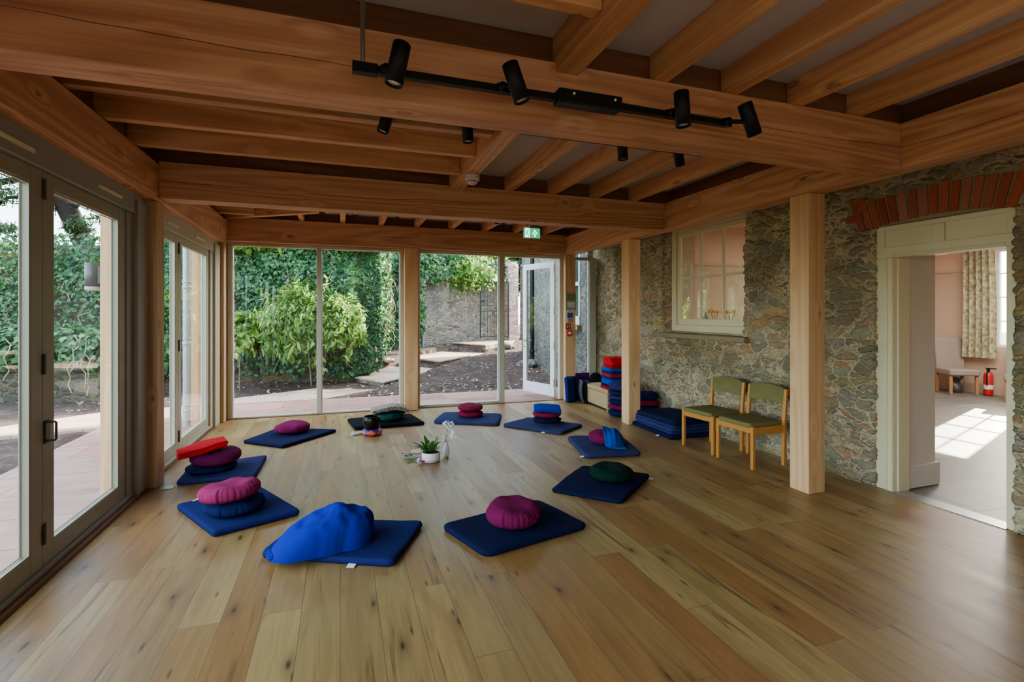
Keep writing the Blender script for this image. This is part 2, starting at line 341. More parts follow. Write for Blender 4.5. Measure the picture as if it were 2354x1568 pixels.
def m_paving(name, w, h, cols, mortar, rough=.8, rot=0, spec=.3):
    m, nt, b = newmat(name)
    mp = nd(nt, 'ShaderNodeMapping', {'Vector': objco(nt), 'Rotation': (0, 0, rot)}).outputs[0]
    br = nd(nt, 'ShaderNodeTexBrick', {'Vector': mp, 'Color1': (0,0,0,1), 'Color2': (1,1,1,1), 'Mortar': (.5,.5,.5,1), 'Scale': 1, 'Mortar Size': .008, 'Mortar Smooth': .3, 'Brick Width': w, 'Row Height': h})
    br.offset = .43; br.squash = 1.35; br.squash_frequency = 2
    r = nd(nt, 'ShaderNodeSeparateColor', {0: br.outputs['Color']}).outputs[0]
    c = ramp(nt, r, [(i/max(1, len(cols)-1), k) for i, k in enumerate(cols)])
    n = noi(nt, vmul(nt, mp, (1, 2.5, 1)), 3, 5, .6).outputs[0]
    c = nd(nt, 'ShaderNodeHueSaturation', {'Hue': .5, 'Saturation': 1, 'Fac': 1, 'Color': c, 'Value': mth(nt, 'MULTIPLY_ADD', n, .9, .55)}).outputs[0]
    c = mixc(nt, br.outputs['Fac'], c, mortar)
    L(nt, c, b.inputs['Base Color']); b.inputs['Roughness'].default_value = rough; b.inputs['Specular IOR Level'].default_value = spec
    bump(nt, b, mth(nt, 'SUBTRACT', mth(nt, 'MULTIPLY', n, .5), br.outputs['Fac']), .4, .008); return m
M['paving'] = m_paving('sandstone_paving', .95, .62, ['#9c7060', '#ad8272', '#8e675a', '#b2917e', '#966e62'], '#7a6252')
M['paving2'] = m_paving('sandstone_path', .8, .5, ['#b39582', '#c0a58f', '#a88878', '#c8b29c'], '#8c7763', rot=.55)
M['slate'] = m_paving('slate_tiles', .9, .6, ['#5e5952', '#6b665e', '#57544f', '#726b62'], '#443f39', .42, .1, .5)

PAL = ['#787058', '#807054', '#8a7a5c', '#6f6a54', '#8a724e', '#806c54', '#78745e', '#86786a', '#8c6c4a', '#6c6350', '#938568']
M['stone'] = stone('rubble_stone', PAL, '#a8977a', 4.8, 2.5, .024, .45, .062, 1.45, up=.09)
M['stone_ext'] = stone('garden_rubble', ['#5f5e57', '#706c64', '#55534f', '#7e766c', '#6a605c', '#666a62'], '#a8a294', 4.0, 2.9, 0, .12, .05, .82)
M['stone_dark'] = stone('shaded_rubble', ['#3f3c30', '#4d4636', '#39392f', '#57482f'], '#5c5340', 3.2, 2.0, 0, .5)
M['stone_pink'] = stone('pillar_rubble', ['#a08680', '#b49c92', '#94807a', '#8a7b78'], '#b7a79a', 3.2, 2.6, 0, 0)
M['riser'] = stone('riser_masonry', ['#806c58', '#927e6a', '#70645c', '#867a70'], '#5c5042', 4, 1.6, 0, 0, .05, .9)
M['flag'] = plain('sill_sandstone', '#8d7a5e', .85, 0, .2, .2, 12, .5, 40)
def m_soil():
    m, nt, b = newmat('garden_soil'); co = objco(nt)
    n = noi(nt, co, 5, 8, .7).outputs[0]; n2 = noi(nt, co, .6, 3).outputs[0]; n3 = noi(nt, co, 28, 4, .7).outputs[0]
    c = ramp(nt, mth(nt, 'ADD', mth(nt, 'MULTIPLY', n, .6), mth(nt, 'MULTIPLY', n3, .4)), [(.3, '#261e1a'), (.5, '#4f413a'), (.62, '#6f6056'), (.8, '#938578')])
    c = mixc(nt, ramp(nt, n2, [(.5, 0), (.65, .4)]), c, '#60463a')
    L(nt, c, b.inputs['Base Color']); b.inputs['Roughness'].default_value = .95; b.inputs['Specular IOR Level'].default_value = .1
    bump(nt, b, mth(nt, 'ADD', n, mth(nt, 'MULTIPLY', n3, .6)), 1, .06); return m
M['ground'] = m_soil()
M['bark'] = plain('tree_bark', '#1b1813', .9, 0, .2, .4, 14, .9, 30)
M['twig'] = plain('pale_twig', '#8f8266', .8, 0, .2, .3, 20)
LEAF = dict(
 ivy=leafmat('ivy_leaf', [(0, '#122b1c'), (.35, '#24502f'), (.7, '#3f7340'), (1, '#6d9a4c')], .25),
 bush=leafmat('bush_leaf_sunlit', [(0, '#24491f'), (.35, '#4f7f30'), (.68, '#98ba50'), (1, '#e6eeaa')], .55),  # palest stops stand in for sun highlights on the leaves
 tree=leafmat('tree_leaf', [(0, '#132417'), (.5, '#27472a'), (1, '#4b6f37')], .3),
 gold=leafmat('autumn_leaf', [(0, '#3a4a1e'), (.4, '#72803a'), (.7, '#a09a48'), (1, '#c9bd6a')], .4),
 litter=leafmat('fallen_leaf', [(0, '#5a4a38'), (.4, '#8f8168'), (.7, '#b8ad92'), (1, '#8aa060')], .1),
 plant=leafmat('houseplant_leaf', [(0, '#1c451a'), (.5, '#33691f'), (1, '#5b8f34')], .3))

# ------------------------------------------------------------------ room shell
XL, XW, YF, ZC = -1.70, 4.5, 8.3, 3.06
def S(name, mb, mat, label=None, cat=None, **k): return obj(name, mb, mat, kind='structure', label=label, cat=cat, **k)
def BX(*a): return MB().box(*a)
S('floor', BX(-1.86, 4.62, -2.6, 8.42, -.12, 0), M['floor'], 'wide oak plank floor with knots and open cracks', 'floor')
S('ceiling', BX(-2.2, 4.56, -2.6, 8.75, ZC, ZC+.25), M['plaster'], 'pale grey plaster ceiling between the joists', 'ceiling')
S('wall_back', BX(-1.9, 4.56, -2.75, -2.6, 0, ZC), M['plaster'], 'plain plaster wall closing the room behind the viewer', 'wall')

def beam(name, x0, x1, y0, y1, z0, z1, mat, label, cat, group=None, bev=.006):
    cx, cy, cz = (x0+x1)/2, (y0+y1)/2, (z0+z1)/2
    return obj(name, MB().box(x0-cx, x1-cx, y0-cy, y1-cy, z0-cz, z1-cz), mat, loc=(cx, cy, cz), bevel=bev, label=label, cat=cat, group=group, kind='thing')
# main beams
beam('timber_beam', -1.53, 3.78, 2.483, 2.70, 2.575, 2.905, M['beam_x'], 'heavy fir crossbeam nearest the viewer, behind the black light track', 'beam', 'exposed ceiling timbers')
beam('timber_beam', -1.53, 3.78, 5.242, 5.44, 2.575, 2.905, M['beam_x'], 'second fir crossbeam spanning the middle of the room beyond the smoke detector', 'beam', 'exposed ceiling timbers')
beam('timber_beam', -1.55, 3.78, 8.10, 8.30, 2.585, 2.93, M['beam_x'], 'fir beam along the far wall over the garden windows, with a long crack', 'beam', 'exposed ceiling timbers')
beam('timber_beam', -1.76, -1.53, -2.5, 8.30, 2.552, 2.88, M['beam_y'], 'long fir beam above the folding glass doors on the left', 'beam', 'exposed ceiling timbers')
beam('timber_beam', 3.78, 3.97, -2.5, 8.30, 2.583, 2.905, M['beam_y'], 'long fir beam in front of the stone wall, carried by square posts', 'beam', 'exposed ceiling timbers')
# posts
for x0, x1, y0, y1, z1, m, lb in (
    (3.78, 3.97, 3.228, 3.42, 2.583, 'post', 'square pale oak post beside the arched doorway'),
    (3.78, 3.97, 6.05, 6.24, 2.583, 'post', 'square pale oak post between the wicker chest and the mat pile'),
    (3.78, 3.98, 8.11, 8.30, 2.585, 'post', 'corner timber post carrying the red fire signs'),
    (.965, 1.18, 8.07, 8.30, 2.585, 'post', 'square timber post between the two garden windows'),
    (-1.72, -1.535, 5.225, 5.42, 2.552, 'post_dark', 'cracked fir post between the two folding glass doors'),
    (-1.72, -1.555, 8.03, 8.30, 2.552, 'post_dark', 'reddish corner post where the folding doors meet the garden window')):
    beam('timber_post', x0, x1, y0, y1, 0, z1, M[m], lb, 'post', 'square timber posts', .008)
# joists: near bay and middle bay
JX = [(1.10, 1.235, 2.85, 'trimmer'), (1.72, 1.82, 2.905, ''), (2.235, 2.335, 2.905, ''), (2.77, 2.87, 2.905, ''), (3.30, 3.40, 2.905, '')]
names = ['first', 'second', 'third', 'fourth', 'fifth']
for by0, by1, where in ((-2.4, 2.53, 'bay with the long light track'), (2.66, 5.29, 'middle bay between crossbeams')):
    for k, (a, b_, z, t) in enumerate(JX):
        lb = f'deep trimmer joist, widest in the {where}' if t else f'{names[k]} fir ceiling joist from the trimmer in the {where}'
        beam('ceiling_joist', a, b_, by0, by1, z, ZC+.005, M['joist_y'], lb, 'joist', 'ceiling joists')
for k, (y0, y1) in enumerate(((1.97, 2.05), (3.63, 3.71), (4.16, 4.24), (4.74, 4.82))):
    beam('ceiling_joist', -1.60, 1.10, y0, y1, 2.895, ZC+.005, M['joist_x'], ['short crosswise joist in front of the near crossbeam, left of the trimmer', 'crosswise joist just behind the near crossbeam', 'middle one of three crosswise joists left of the smoke detector', 'crosswise joist nearest the second crossbeam'][k], 'joist', 'ceiling joists')
B3 = [(-.575, -.505), (0, .075), (.566, .645), (1.119, 1.20), (1.676, 1.763), (2.244, 2.342), (2.80, 2.88), (3.344, 3.42)]
hipY = lambda x: 8.1 - .68*(x+1.53)
for k, (a, b_) in enumerate(B3):
    y0 = max(hipY(b_), 5.4)
    beam('ceiling_joist', a, b_, y0, 8.16, 2.93, ZC+.005, M['joist_y'], f'short joist over the far windows, {["first","second","third","fourth","fifth","sixth","seventh","eighth"][k]} from the diagonal hip rafter', 'joist', 'ceiling joists')
beam('ceiling_joist', -1.6, -1.12, 7.65, 7.73, 2.9, ZC+.005, M['joist_x'], 'stub joist in the far corner beside the diagonal rafter', 'joist', 'ceiling joists')
d = Vector((2.4-(-1.53), hipY(2.4)-8.1, 0)); ang = math.atan2(d.y, d.x)
obj('hip_rafter', MB().box(0, d.length, -.045, .045, 0, .14), M['joist_x'], loc=(-1.53, 8.1, 2.9), rot=(0, 0, ang), bevel=.005, label='diagonal fir rafter running from the far corner', cat='rafter', kind='thing')
# blocking boards above the beams
k = 1
def trim(mb, m, lb, **kw):
    global k
    o = S(f'trim_{k}', mb, m, lb, 'trim', **kw); k += 1; return o
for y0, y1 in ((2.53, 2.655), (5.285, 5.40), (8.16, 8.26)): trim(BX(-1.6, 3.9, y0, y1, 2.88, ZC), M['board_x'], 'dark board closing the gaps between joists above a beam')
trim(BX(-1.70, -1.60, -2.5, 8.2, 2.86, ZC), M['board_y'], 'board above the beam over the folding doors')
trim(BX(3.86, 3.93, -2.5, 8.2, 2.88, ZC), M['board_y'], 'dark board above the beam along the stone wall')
trim(BX(3.9, 4.5, -2.5, 8.3, 2.98, ZC), M['plaster'], 'soffit strip above the stone wall')

# ------------------------------------------------------------------ stone wall with openings
SOF = [(2.10, 2.30), (2.213, 2.312), (2.474, 2.341), (2.663, 2.350), (2.874, 2.343), (3.157, 2.317), (3.3, 2.30)]
def soff(y):
    for (a, za), (b_, zb) in zip(SOF, SOF[1:]):
        if a <= y <= b_: return za + (zb-za)*(y-a)/(b_-a)
    return 2.3
def build_wall():
    st = .02; ys = [ -2.6 + st*i for i in range(int((8.42+2.6)/st)+1)]; zs = [st*i for i in range(int(3.06/st)+1)]
    bm = bmesh.new(); V = {}
    def vert(i, j):
        if (i, j) not in V:
            y, z = ys[i], zs[j]
            w = (noise.noise((y*1.1, z*1.3, 2))*.025 + noise.noise((y*3.1, z*3.3, 7))*.012)
            V[(i, j)] = bm.verts.new((XW + w, y, z))
        return V[(i, j)]
    def hole(y, z): return (2.20 < y < 3.175 and z < soff(y)-.0) or (4.70 < y < 6.28 and 1.255 < z < 2.80)
    for i in range(len(ys)-1):
        for j in range(len(zs)-1):
            if hole((ys[i]+ys[i+1])/2, (zs[j]+zs[j+1])/2): continue
            bm.faces.new((vert(i, j), vert(i, j+1), vert(i+1, j+1), vert(i+1, j)))
    ed = [e for e in bm.edges if e.is_boundary and (lambda c: (2.1 < c.y < 3.3 and c.z < 2.45) or (4.6 < c.y < 6.4 and 1.15 < c.z < 2.9))((e.verts[0].co+e.verts[1].co)/2)]
    for step in (.06, .06, .1, .28):
        r = bmesh.ops.extrude_edge_only(bm, edges=ed)
        vs = [g for g in r['geom'] if isinstance(g, bmesh.types.BMVert)]; ed = [g for g in r['geom'] if isinstance(g, bmesh.types.BMEdge) and g.is_boundary and all(v in vs for v in g.verts)]
        for v in vs: v.co.x += step
    me = bpy.data.meshes.new('wall_right'); bm.normal_update(); bm.to_mesh(me); bm.free()
    me.polygons.foreach_set('use_smooth', [True]*len(me.polygons)); me.materials.append(M['stone']); return me
S('wall_right', build_wall(), None, 'old rubble stone wall with pale lime mortar', 'wall')
# footing of darker red stones along the base
# brick arch over the doorway
def m_brick():
    m, nt, b = newmat('red_brick'); r = nd(nt, 'ShaderNodeNewGeometry').outputs['Random Per Island']; co = objco(nt)
    c = ramp(nt, r, [(0, '#93391f'), (.3, '#a3482a'), (.55, '#9a5a44'), (.75, '#8e3a20'), (1, '#a8684e')])
    n = noi(nt, co, 40, 4, .6).outputs[0]
    c = nd(nt, 'ShaderNodeHueSaturation', {'Hue': .5, 'Saturation': 1, 'Fac': 1, 'Color': c, 'Value': mth(nt, 'MULTIPLY_ADD', n, .6, .7)}).outputs[0]
    c = mixc(nt, ramp(nt, noi(nt, co, 90, 2).outputs[0], [(.68, 0), (.74, .5)]), c, '#a89a84')
    L(nt, c, b.inputs['Base Color']); b.inputs['Roughness'].default_value = .9; bump(nt, b, n, .4, .006); return m
ar = thing('brick_arch', 'red brick arch over the panelled doorway, soldier bricks side by side', 'arch', (4.5, 2.7, 2.33), kind='thing')
mb = MB(); yy = 2.165; n = 0
while yy < 3.23:
    w = .062 + rnd.uniform(-.004, .008); zz = soff(min(max(yy+w/2, 2.11), 3.29))
    lean = (yy+w/2-2.68)*.13; h = .235 + rnd.uniform(-.008, .008)
    p = [(yy+.005-2.7, zz-.01-2.33), (yy+w-2.7, zz-.008-2.33), (yy+w+lean-2.7, zz+h-2.33), (yy+.003+lean-2.7, zz+h-.004-2.33)]
    mb.add([(-.045, a, c_) for a, c_ in p]+[(.05, a, c_) for a, c_ in p], [(3,2,1,0),(4,5,6,7),(0,1,5,4),(1,2,6,5),(2,3,7,6),(3,0,4,7)])
    yy += w+.008
for side, y0, y1 in ((1, 3.26, 3.41), (1, 3.265, 3.345), (1, 3.25, 3.37), (-1, 1.98, 2.145), (-1, 1.99, 2.15), (-1, 1.97, 2.148)):
    q = n % 3; n += 1
    mb.box(-.045, .05, y0-2.7, y1-2.7, .05+q*.075, .115+q*.075)
obj('bricks', mb, m_brick(), ar, bevel=.006)
obj('mortar_bed', MB().prism([(2.13-2.7, -.02), (3.2-2.7, -.02), (3.42-2.7, .02), (3.40-2.7, .23), (2.7-2.7, .262), (1.98-2.7, .25), (1.98-2.7, .02)], -.03, .05, M=Matrix(((0,0,1,0),(1,0,0,0),(0,1,0,0),(0,0,0,1)))), plain('lime_mortar', '#8f8166', .95, 0, .1, .3, 30, .6, 40), ar)

# ------------------------------------------------------------------ arched cream doorway into the house
dw = thing('door_1', 'cream painted doorway with panelled arched head, open to the house', 'doorway', (4.55, 2.7, 0), kind='structure')
mb = MB()
for y0, y1 in ((3.035, 3.20), (2.17, 2.262)):
    mb.box(-.02, .10, y0-2.7, y1-2.7, 0, 2.0304)
mb.box(.02, .16, 3.02-2.7, 3.05-2.7, 0, 2.0304); mb.box(-.032, 0, 3.085-2.7, 3.105-2.7, 0, 2.03); mb.box(-.036, 0, 3.035-2.7, 3.05-2.7, 0, 2.03)
obj('jamb', mb, M['cream'], dw, bevel=.004)
mb = MB().box(-.02, .10, 2.17-2.7, 3.20-2.7, 2.03, 2.125); mb.box(-.034, 0, 2.26-2.7, 3.05-2.7, 2.03, 2.045); mb.box(-.028, 0, 2.26-2.7, 3.06-2.7, 2.055, 2.066)
obj('head', mb, M['cream'], dw, bevel=.004)
pts = [(3.215-2.7, 2.12)] + [(y-2.7, soff(y)+.012) for y in (3.215, 3.1, 2.95, 2.8, 2.66, 2.5, 2.35, 2.16)] + [(2.16-2.7, 2.12)]
RX = Matrix(((0,0,1,0),(1,0,0,0),(0,1,0,0),(0,0,0,1)))
mb = MB().prism(pts, .0, .06, M=RX)
# raised rails around two sunk panels
mb.box(-.016, .0, 3.115-2.7, 3.215-2.7, 2.12, 2.30); mb.box(-.016, .0, 2.655-2.7, 2.745-2.7, 2.12, 2.272); mb.box(-.016, .0, 2.16-2.7, 2.26-2.7, 2.12, 2.30)
mb.prism([(3.215-2.7, 2.272)] + [(y-2.7, soff(y)+.010) for y in (3.215, 3.1, 2.95, 2.8, 2.66, 2.5, 2.35, 2.16)] + [(2.16-2.7, 2.272)], -.016, 0, M=RX)
obj('head_panel', mb, M['cream'], dw, bevel=.003)
S('trim_door_sill', BX(4.50, 4.66, 2.25, 3.05, -.02, .006), M['steel'], 'thin metal threshold strip in the arched doorway', 'threshold')

# house side room seen through the doorway and the sash window
S('floor_house', BX(4.62, 11.9, -1.5, 7.2, -.12, -.004), M['slate'], 'grey slate tile floor of the room beyond the doorway', 'floor')
S('ceiling_house', BX(4.9, 11.9, -1.5, 7.2, 3.05, 3.2), M['pink'], 'ceiling of the room beyond the doorway', 'ceiling')
mb = MB(); mb.box(5.0, 11.8, 7.1, 7.25, 0, 2.385, 0); mb.box(5.0, 11.8, 7.1, 7.25, 2.385, 3.1, 1)
S('wall_house_left', mb, [M['dusk'], M['pink']], 'salmon plaster wall of the house room, paler above the picture rail', 'wall')
S('trim_picture_rail', MB().box(5.0, 11.72, 7.07, 7.1, 2.37, 2.41).box(11.69, 11.72, 5.98, 7.1, 2.37, 2.41), M['dusk'], 'picture rail round the house room', 'rail')
S('wall_house_right', BX(4.9, 11.9, -1.5, -1.4, 0, 3.1), M['pink'], 'end wall of the house room', 'wall')
wy0, wy1, wz0, wz1 = 5.30, 6.02, .915, 2.76
mb = MB(); mb.box(11.72, 11.9, wy1, 7.2, 0, 2.385, 0); mb.box(11.72, 11.9, wy1, 7.2, 2.385, 3.1, 1); mb.box(11.72, 11.9, -1.5, wy0, 0, 3.1, 0); mb.box(11.72, 11.9, wy0, wy1, 0, wz0, 0); mb.box(11.72, 11.9, wy0, wy1, wz1, 3.1, 1)
S('wall_house_back', mb, [M['dusk'], M['pink']], 'far wall of the house room with the curtained window', 'wall')
S('baseboard_house', MB().box(5.0, 11.72, 7.075, 7.1, 0, .19).box(11.695, 11.72, -1.4, 7.1, 0, .19), M['dusk'], 'plain skirting round the house room', 'skirting')
# thick wall reveal inside the doorway and house side of the stone wall
S('wall_reveal', MB().box(4.66, 5.13, 3.075, 3.3, 0, 2.10).box(4.66, 5.13, 2.0, 2.235, 0, 2.10).box(4.66, 5.13, 2.0, 3.3, 2.09, 2.4), M['reveal'], 'smooth plastered reveal inside the arched doorway', 'wall')
S('baseboard_reveal', MB().box(4.68, 5.15, 3.045, 3.08, 0, .2).box(5.12, 5.15, 3.045, 3.4, 0, .2), M['reveal'], 'skirting on the doorway reveal', 'skirting', bevel=.006)
mb = MB()
for a in ((-1.5, 2.0, 0, 3.1), (3.3, 4.60, 0, 3.1), (6.4, 7.2, 0, 3.1), (4.6, 6.4, 0, 1.25), (2.0, 3.3, 2.38, 3.1), (4.6, 6.4, 2.8, 3.1)): mb.box(5.0, 5.12, *a)
S('wall_house_front', mb, M['dusk'], 'house side of the thick stone wall', 'wall')
S('wall_sash_reveal', MB().box(4.70, 5.05, 6.25, 6.42, 1.22, 2.8).box(4.70, 5.05, 4.55, 4.72, 1.22, 2.8).box(4.70, 5.05, 4.6, 6.4, 1.2, 1.31).box(4.7, 5.05, 4.6, 6.4, 2.75, 2.85), M['dusk'], 'plastered reveal behind the sash window', 'wall')

# sash window in the stone wall
sw = thing('window_1', 'cream six-pane sash window set in the stone wall above the chairs', 'window', (4.60, 5.45, 0), kind='structure')
Y = lambda y: y-5.45
mb = MB(); mb.box(0, .09, Y(6.10), Y(6.20), 1.295, 2.80); mb.box(0, .09, Y(4.68), Y(4.78), 1.295, 2.80); mb.box(0, .09, Y(4.68), Y(6.20), 1.295, 1.385); mb.box(0, .09, Y(4.68), Y(6.20), 2.70, 2.82)
obj('outer_frame', mb, M['cream'], sw, bevel=.004)
mb = MB(); gy0, gy1 = 4.79, 6.03
mb.box(.02, .06, Y(6.03), Y(6.10), 1.385, 2.70); mb.box(.02, .06, Y(4.70), Y(4.79), 1.385, 2.70); mb.box(.02, .06, Y(4.70), Y(6.10), 1.385, 1.47); mb.box(.02, .06, Y(4.70), Y(6.10), 2.635, 2.70)
obj('sash', mb, M['cream'], sw, bevel=.003)
mb = MB()
for y in (5.19, 5.61): mb.box(.022, .058, Y(y-.014), Y(y+.014), 1.47, 2.64)
mb.box(.018, .062, Y(gy0), Y(gy1), 2.025, 2.06)
obj('glazing_bar', mb, M['cream'], sw, bevel=.003)
obj('pane', MB().add([(.04, Y(4.75), 1.45), (.04, Y(4.75), 2.66), (.04, Y(6.06), 2.66), (.04, Y(6.06), 1.45)], [(0, 1, 2, 3)]), M['glass_dim'], sw)
obj('stone_sill', BX(4.40, 4.66, 4.60, 6.36, 1.205, 1.27), M['flag'], kind='structure', bevel=.012, label='weathered stone sill under the sash window', cat='sill')

# ------------------------------------------------------------------ glazing
def leaf(name, label, w, z0, z1, st, br, tr, loc, rz, mat, hinge_z=(), hinge_side=1, gl='glass', kind='structure', th=.055, cat='door', depth_side=0):
    """door leaf in local XZ, hinge edge at x=0, running to x=w"""
    t = thing(name, label, cat, loc, rz, kind=kind)
    mb = MB(); a = -th/2; b_ = th/2
    mb.box(0, st, a, b_, z0, z1); mb.box(w-st, w, a, b_, z0, z1); mb.box(st, w-st, a, b_, z0, z0+br); mb.box(st, w-st, a, b_, z1-tr, z1)
    for s in (-1, 1):   # glazing beads
        y0, y1 = (b_-.012, b_-.002) if s > 0 else (a+.002, a+.012)
        mb.box(st, st+.014, y0, y1, z0+br, z1-tr); mb.box(w-st-.014, w-st, y0, y1, z0+br, z1-tr); mb.box(st, w-st, y0, y1, z0+br, z0+br+.014); mb.box(st, w-st, y0, y1, z1-tr-.014, z1-tr)
    obj('leaf_frame', mb, mat, t, bevel=.004)
    obj('pane', MB().add([(st-.01, 0, z0+br-.01), (w-st+.01, 0, z0+br-.01), (w-st+.01, 0, z1-tr+.01), (st-.01, 0, z1-tr+.01)], [(0, 1, 2, 3)]), M[gl], t)
    for hz in hinge_z:
        h = MB().box(-.012 if hinge_side > 0 else w-.03, .03 if hinge_side > 0 else w+.012, b_, b_+.006, hz-.06, hz+.06); h.tube([(0 if hinge_side > 0 else w, b_+.006, hz-.06), (0 if hinge_side > 0 else w, b_+.006, hz+.06)], .008, 8)
        obj('hinge', h, M['darksteel'], t)
    return t
# left folding doors; leaf local x runs along -Y (rz=-90deg) so its inside face (+Y local) looks to +X
RZ = -PI/2
lf = leaf('door_2', 'folding glass door leaf nearest the cracked fir post', 1.19, .06, 2.385, .115, .11, .09, (-1.68, 4.87, 0), RZ, M['frame_backlit'], (.25, 1.25, 2.28), -1)
hd = MB(); hd.tube([(1.165, .03, .795), (1.165, .075, .795), (1.165, .08, .80), (1.165, .08, .90), (1.165, .075, .905), (1.165, .03, .905)], .007, 8)
obj('handle', hd.box(1.14, 1.185, .028, .04, .78, .915), M['darksteel'], lf)
leaf('door_3', 'folding glass door leaf at the left edge of the view', 1.19, .06, 2.385, .115, .11, .09, (-1.68, 3.675, 0), RZ, M['frame_backlit'])
leaf('door_4', 'folding glass door leaf out of view behind the viewer', 1.19, .06, 2.385, .115, .11, .09, (-1.68, 2.48, 0), RZ, M['frame_backlit'])
leaf('door_5', 'last folding glass door leaf beside the rear window', 1.19, .06, 2.385, .115, .11, .09, (-1.68, 1.285, 0), RZ, M['frame_backlit'])
leaf('door_6', 'folding glass door leaf nearest the far corner post, downpipe behind it', 1.31, .05, 2.385, .105, .11, .075, (-1.68, 7.6, 0), RZ, M['frame'], (.22, 1.2, 2.25), -1)
leaf('door_7', 'folding glass door leaf just beyond the cracked fir post', .82, .05, 2.385, .09, .11, .075, (-1.68, 6.28, 0), RZ, M['frame'])
mb = MB()
mb.box(-1.75, -1.62, .05, 5.225, 2.385, 2.56); mb.box(-1.75, -1.64, 4.875, 4.99, 0, 2.39); mb.box(-1.75, -1.60, 4.99, 5.225, 0, 2.5); mb.box(-1.75, -1.63, 0.0, .09, 0, 2.5); mb.box(-1.75, -1.63, .05, 5.2, .025, .06)
S('window_frame_left', mb, M['frame_ext'], 'painted outer frame round the near folding doors', 'frame', bevel=.006)
mb = MB()
mb.box(-1.75, -1.62, 5.42, 8.03, 2.385, 2.56); mb.box(-1.75, -1.63, 7.605, 7.74, 0, 2.39); mb.box(-1.75, -1.60, 7.74, 8.03, 0, 2.5); mb.box(-1.75, -1.63, 5.42, 5.465, 0, 2.5); mb.box(-1.75, -1.63, 5.42, 7.65, .02, .05)
S('window_frame_corner', mb, M['frame'], 'painted outer frame round the farther folding doors', 'frame', bevel=.006)
trim(BX(-1.78, -1.60, -2.5, 5.225, 0, .028), M['sill_y'], 'dark timber threshold under the near folding doors', bevel=.004)
trim(BX(-1.78, -1.62, 5.42, 8.03, 0, .022), M['sill_y'], 'timber threshold under the farther folding doors', bevel=.004)
# glazed screen behind the viewer
wn = thing('window_2', 'fixed glazing along the left side behind the viewer', 'window', (-1.68, -1.25, 0), kind='structure')
mb = MB()
for y in (-1.2, .02, 1.2): mb.box(-.04, .04, y-.05, y+.05, 0, 2.5)
mb.box(-.04, .04, -1.25, 1.25, 0, .12); mb.box(-.04, .04, -1.25, 1.25, 2.4, 2.56); obj('frame', mb, M['frame'], wn)
obj('pane', MB().add([(0, -1.2, .1), (0, 1.2, .1), (0, 1.2, 2.42), (0, -1.2, 2.42)], [(0, 1, 2, 3)]), M['glass'], wn)
# trickle vents
vents = []
def vent(x, y, z, ln, axis, lb):
    mb = MB(); h = ln/2
    if axis == 'y': mb.box(-.002, .012, -h, h, -.011, .011); mb.box(.012, .018, -h+.01, h-.01, -.004, .011)
    else: mb.box(-h, h, -.012, .002, -.011, .011); mb.box(-h+.01, h-.01, -.018, -.012, -.004, .011)
    return obj('trickle_vent', mb, M['cream'], loc=(x, y, z), label=lb, cat='vent', group='slim window vents', bevel=.003)
vent(-1.62, 4.50, 2.452, .38, 'y', 'slim white vent above the folding leaf nearest the cracked post')
vent(-1.62, 3.32, 2.452, .38, 'y', 'slim white vent above the folding leaf at the edge of the view')
vent(-1.62, 5.95, 2.455, .34, 'y', 'slim white vent just beyond the cracked post')
vent(-1.62, 7.0, 2.455, .38, 'y', 'slim white vent over the leaf with the downpipe behind it')
vent(-1.0, 8.205, 2.535, .42, 'x', 'slim vent above the first pane of the left garden window')
vent(.43, 8.205, 2.54, .42, 'x', 'slim vent above the second pane of the left garden window')
vent(3.25, 8.205, 2.56, .42, 'x', 'slim vent above the open glass door')

# far glazing: left window pair, right window pane, open door
def fixwin(name, lb, x0, x1, z0, z1, mull, loc_y, lw=.05, rw=.05, bot=.04, top=.055):
    t = thing(name, lb, 'window', ((x0+x1)/2, loc_y, 0), kind='structure'); cx = (x0+x1)/2
    mb = MB(); mb.box(x0-cx, x0+lw-cx, -.05, .05, 0, z1); mb.box(x1-rw-cx, x1-cx, -.05, .05, 0, z1); mb.box(x0-cx, x1-cx, -.05, .05, 0, z0); mb.box(x0-cx, x1-cx, -.05, .05, z1-top, z1)
    obj('frame', mb, M['frame'], t, bevel=.006)
    if mull: obj('mullion', MB().box(mull-.036-cx, mull+.036-cx, -.055, .05, z0, z1-top), M['frame'], t, bevel=.006)
    xs = [x0+lw] + ([mull] if mull else []) + [x1-rw]
    for a, b_ in zip(xs, xs[1:]):
        obj('pane', MB().add([(a-cx, .01, z0), (b_-cx, .01, z0), (b_-cx, .01, z1-top), (a-cx, .01, z1-top)], [(0, 1, 2, 3)]), M['glass'], t)
        mb = MB()
        for q in (a+.001, b_-.011): mb.box(q-cx + (.036 if q > x0+.2 and q == a+.001 else 0) , q+.010-cx + (.036 if q > x0+.2 and q == a+.001 else 0), -.02, .03, z0, z1-top)
        obj('glazing_bead', mb, M['doorwhite'], t)
    return t
fixwin('window_3', 'two-pane garden window facing the leafy bush, left of the middle post', -1.55, .962, .03, 2.585, -.305, 8.26, .065, .05)
fixwin('window_4', 'garden window pane between the middle post and the open door', 1.185, 2.68, .05, 2.585, None, 8.26, .04, .10)
mb = MB(); mb.box(2.68, 3.80, 8.21, 8.31, 2.525, 2.585); mb.box(3.715, 3.785, 8.21, 8.31, 0, 2.585)
S('window_frame_door', mb, M['frame'], 'painted frame round the open garden door', 'frame', bevel=.006)
trim(BX(-1.55, 3.8, 8.2, 8.40, -.02, .012), M['sill_x'], 'timber sill strip along the far wall', bevel=.003)
gd = leaf('door_8', 'white framed glass door standing open to the garden', .955, .025, 2.50, .10, .19, .10, (3.705, 8.40, 0), math.radians(106), M['doorwhite'], (), gl='glass', th=.05)
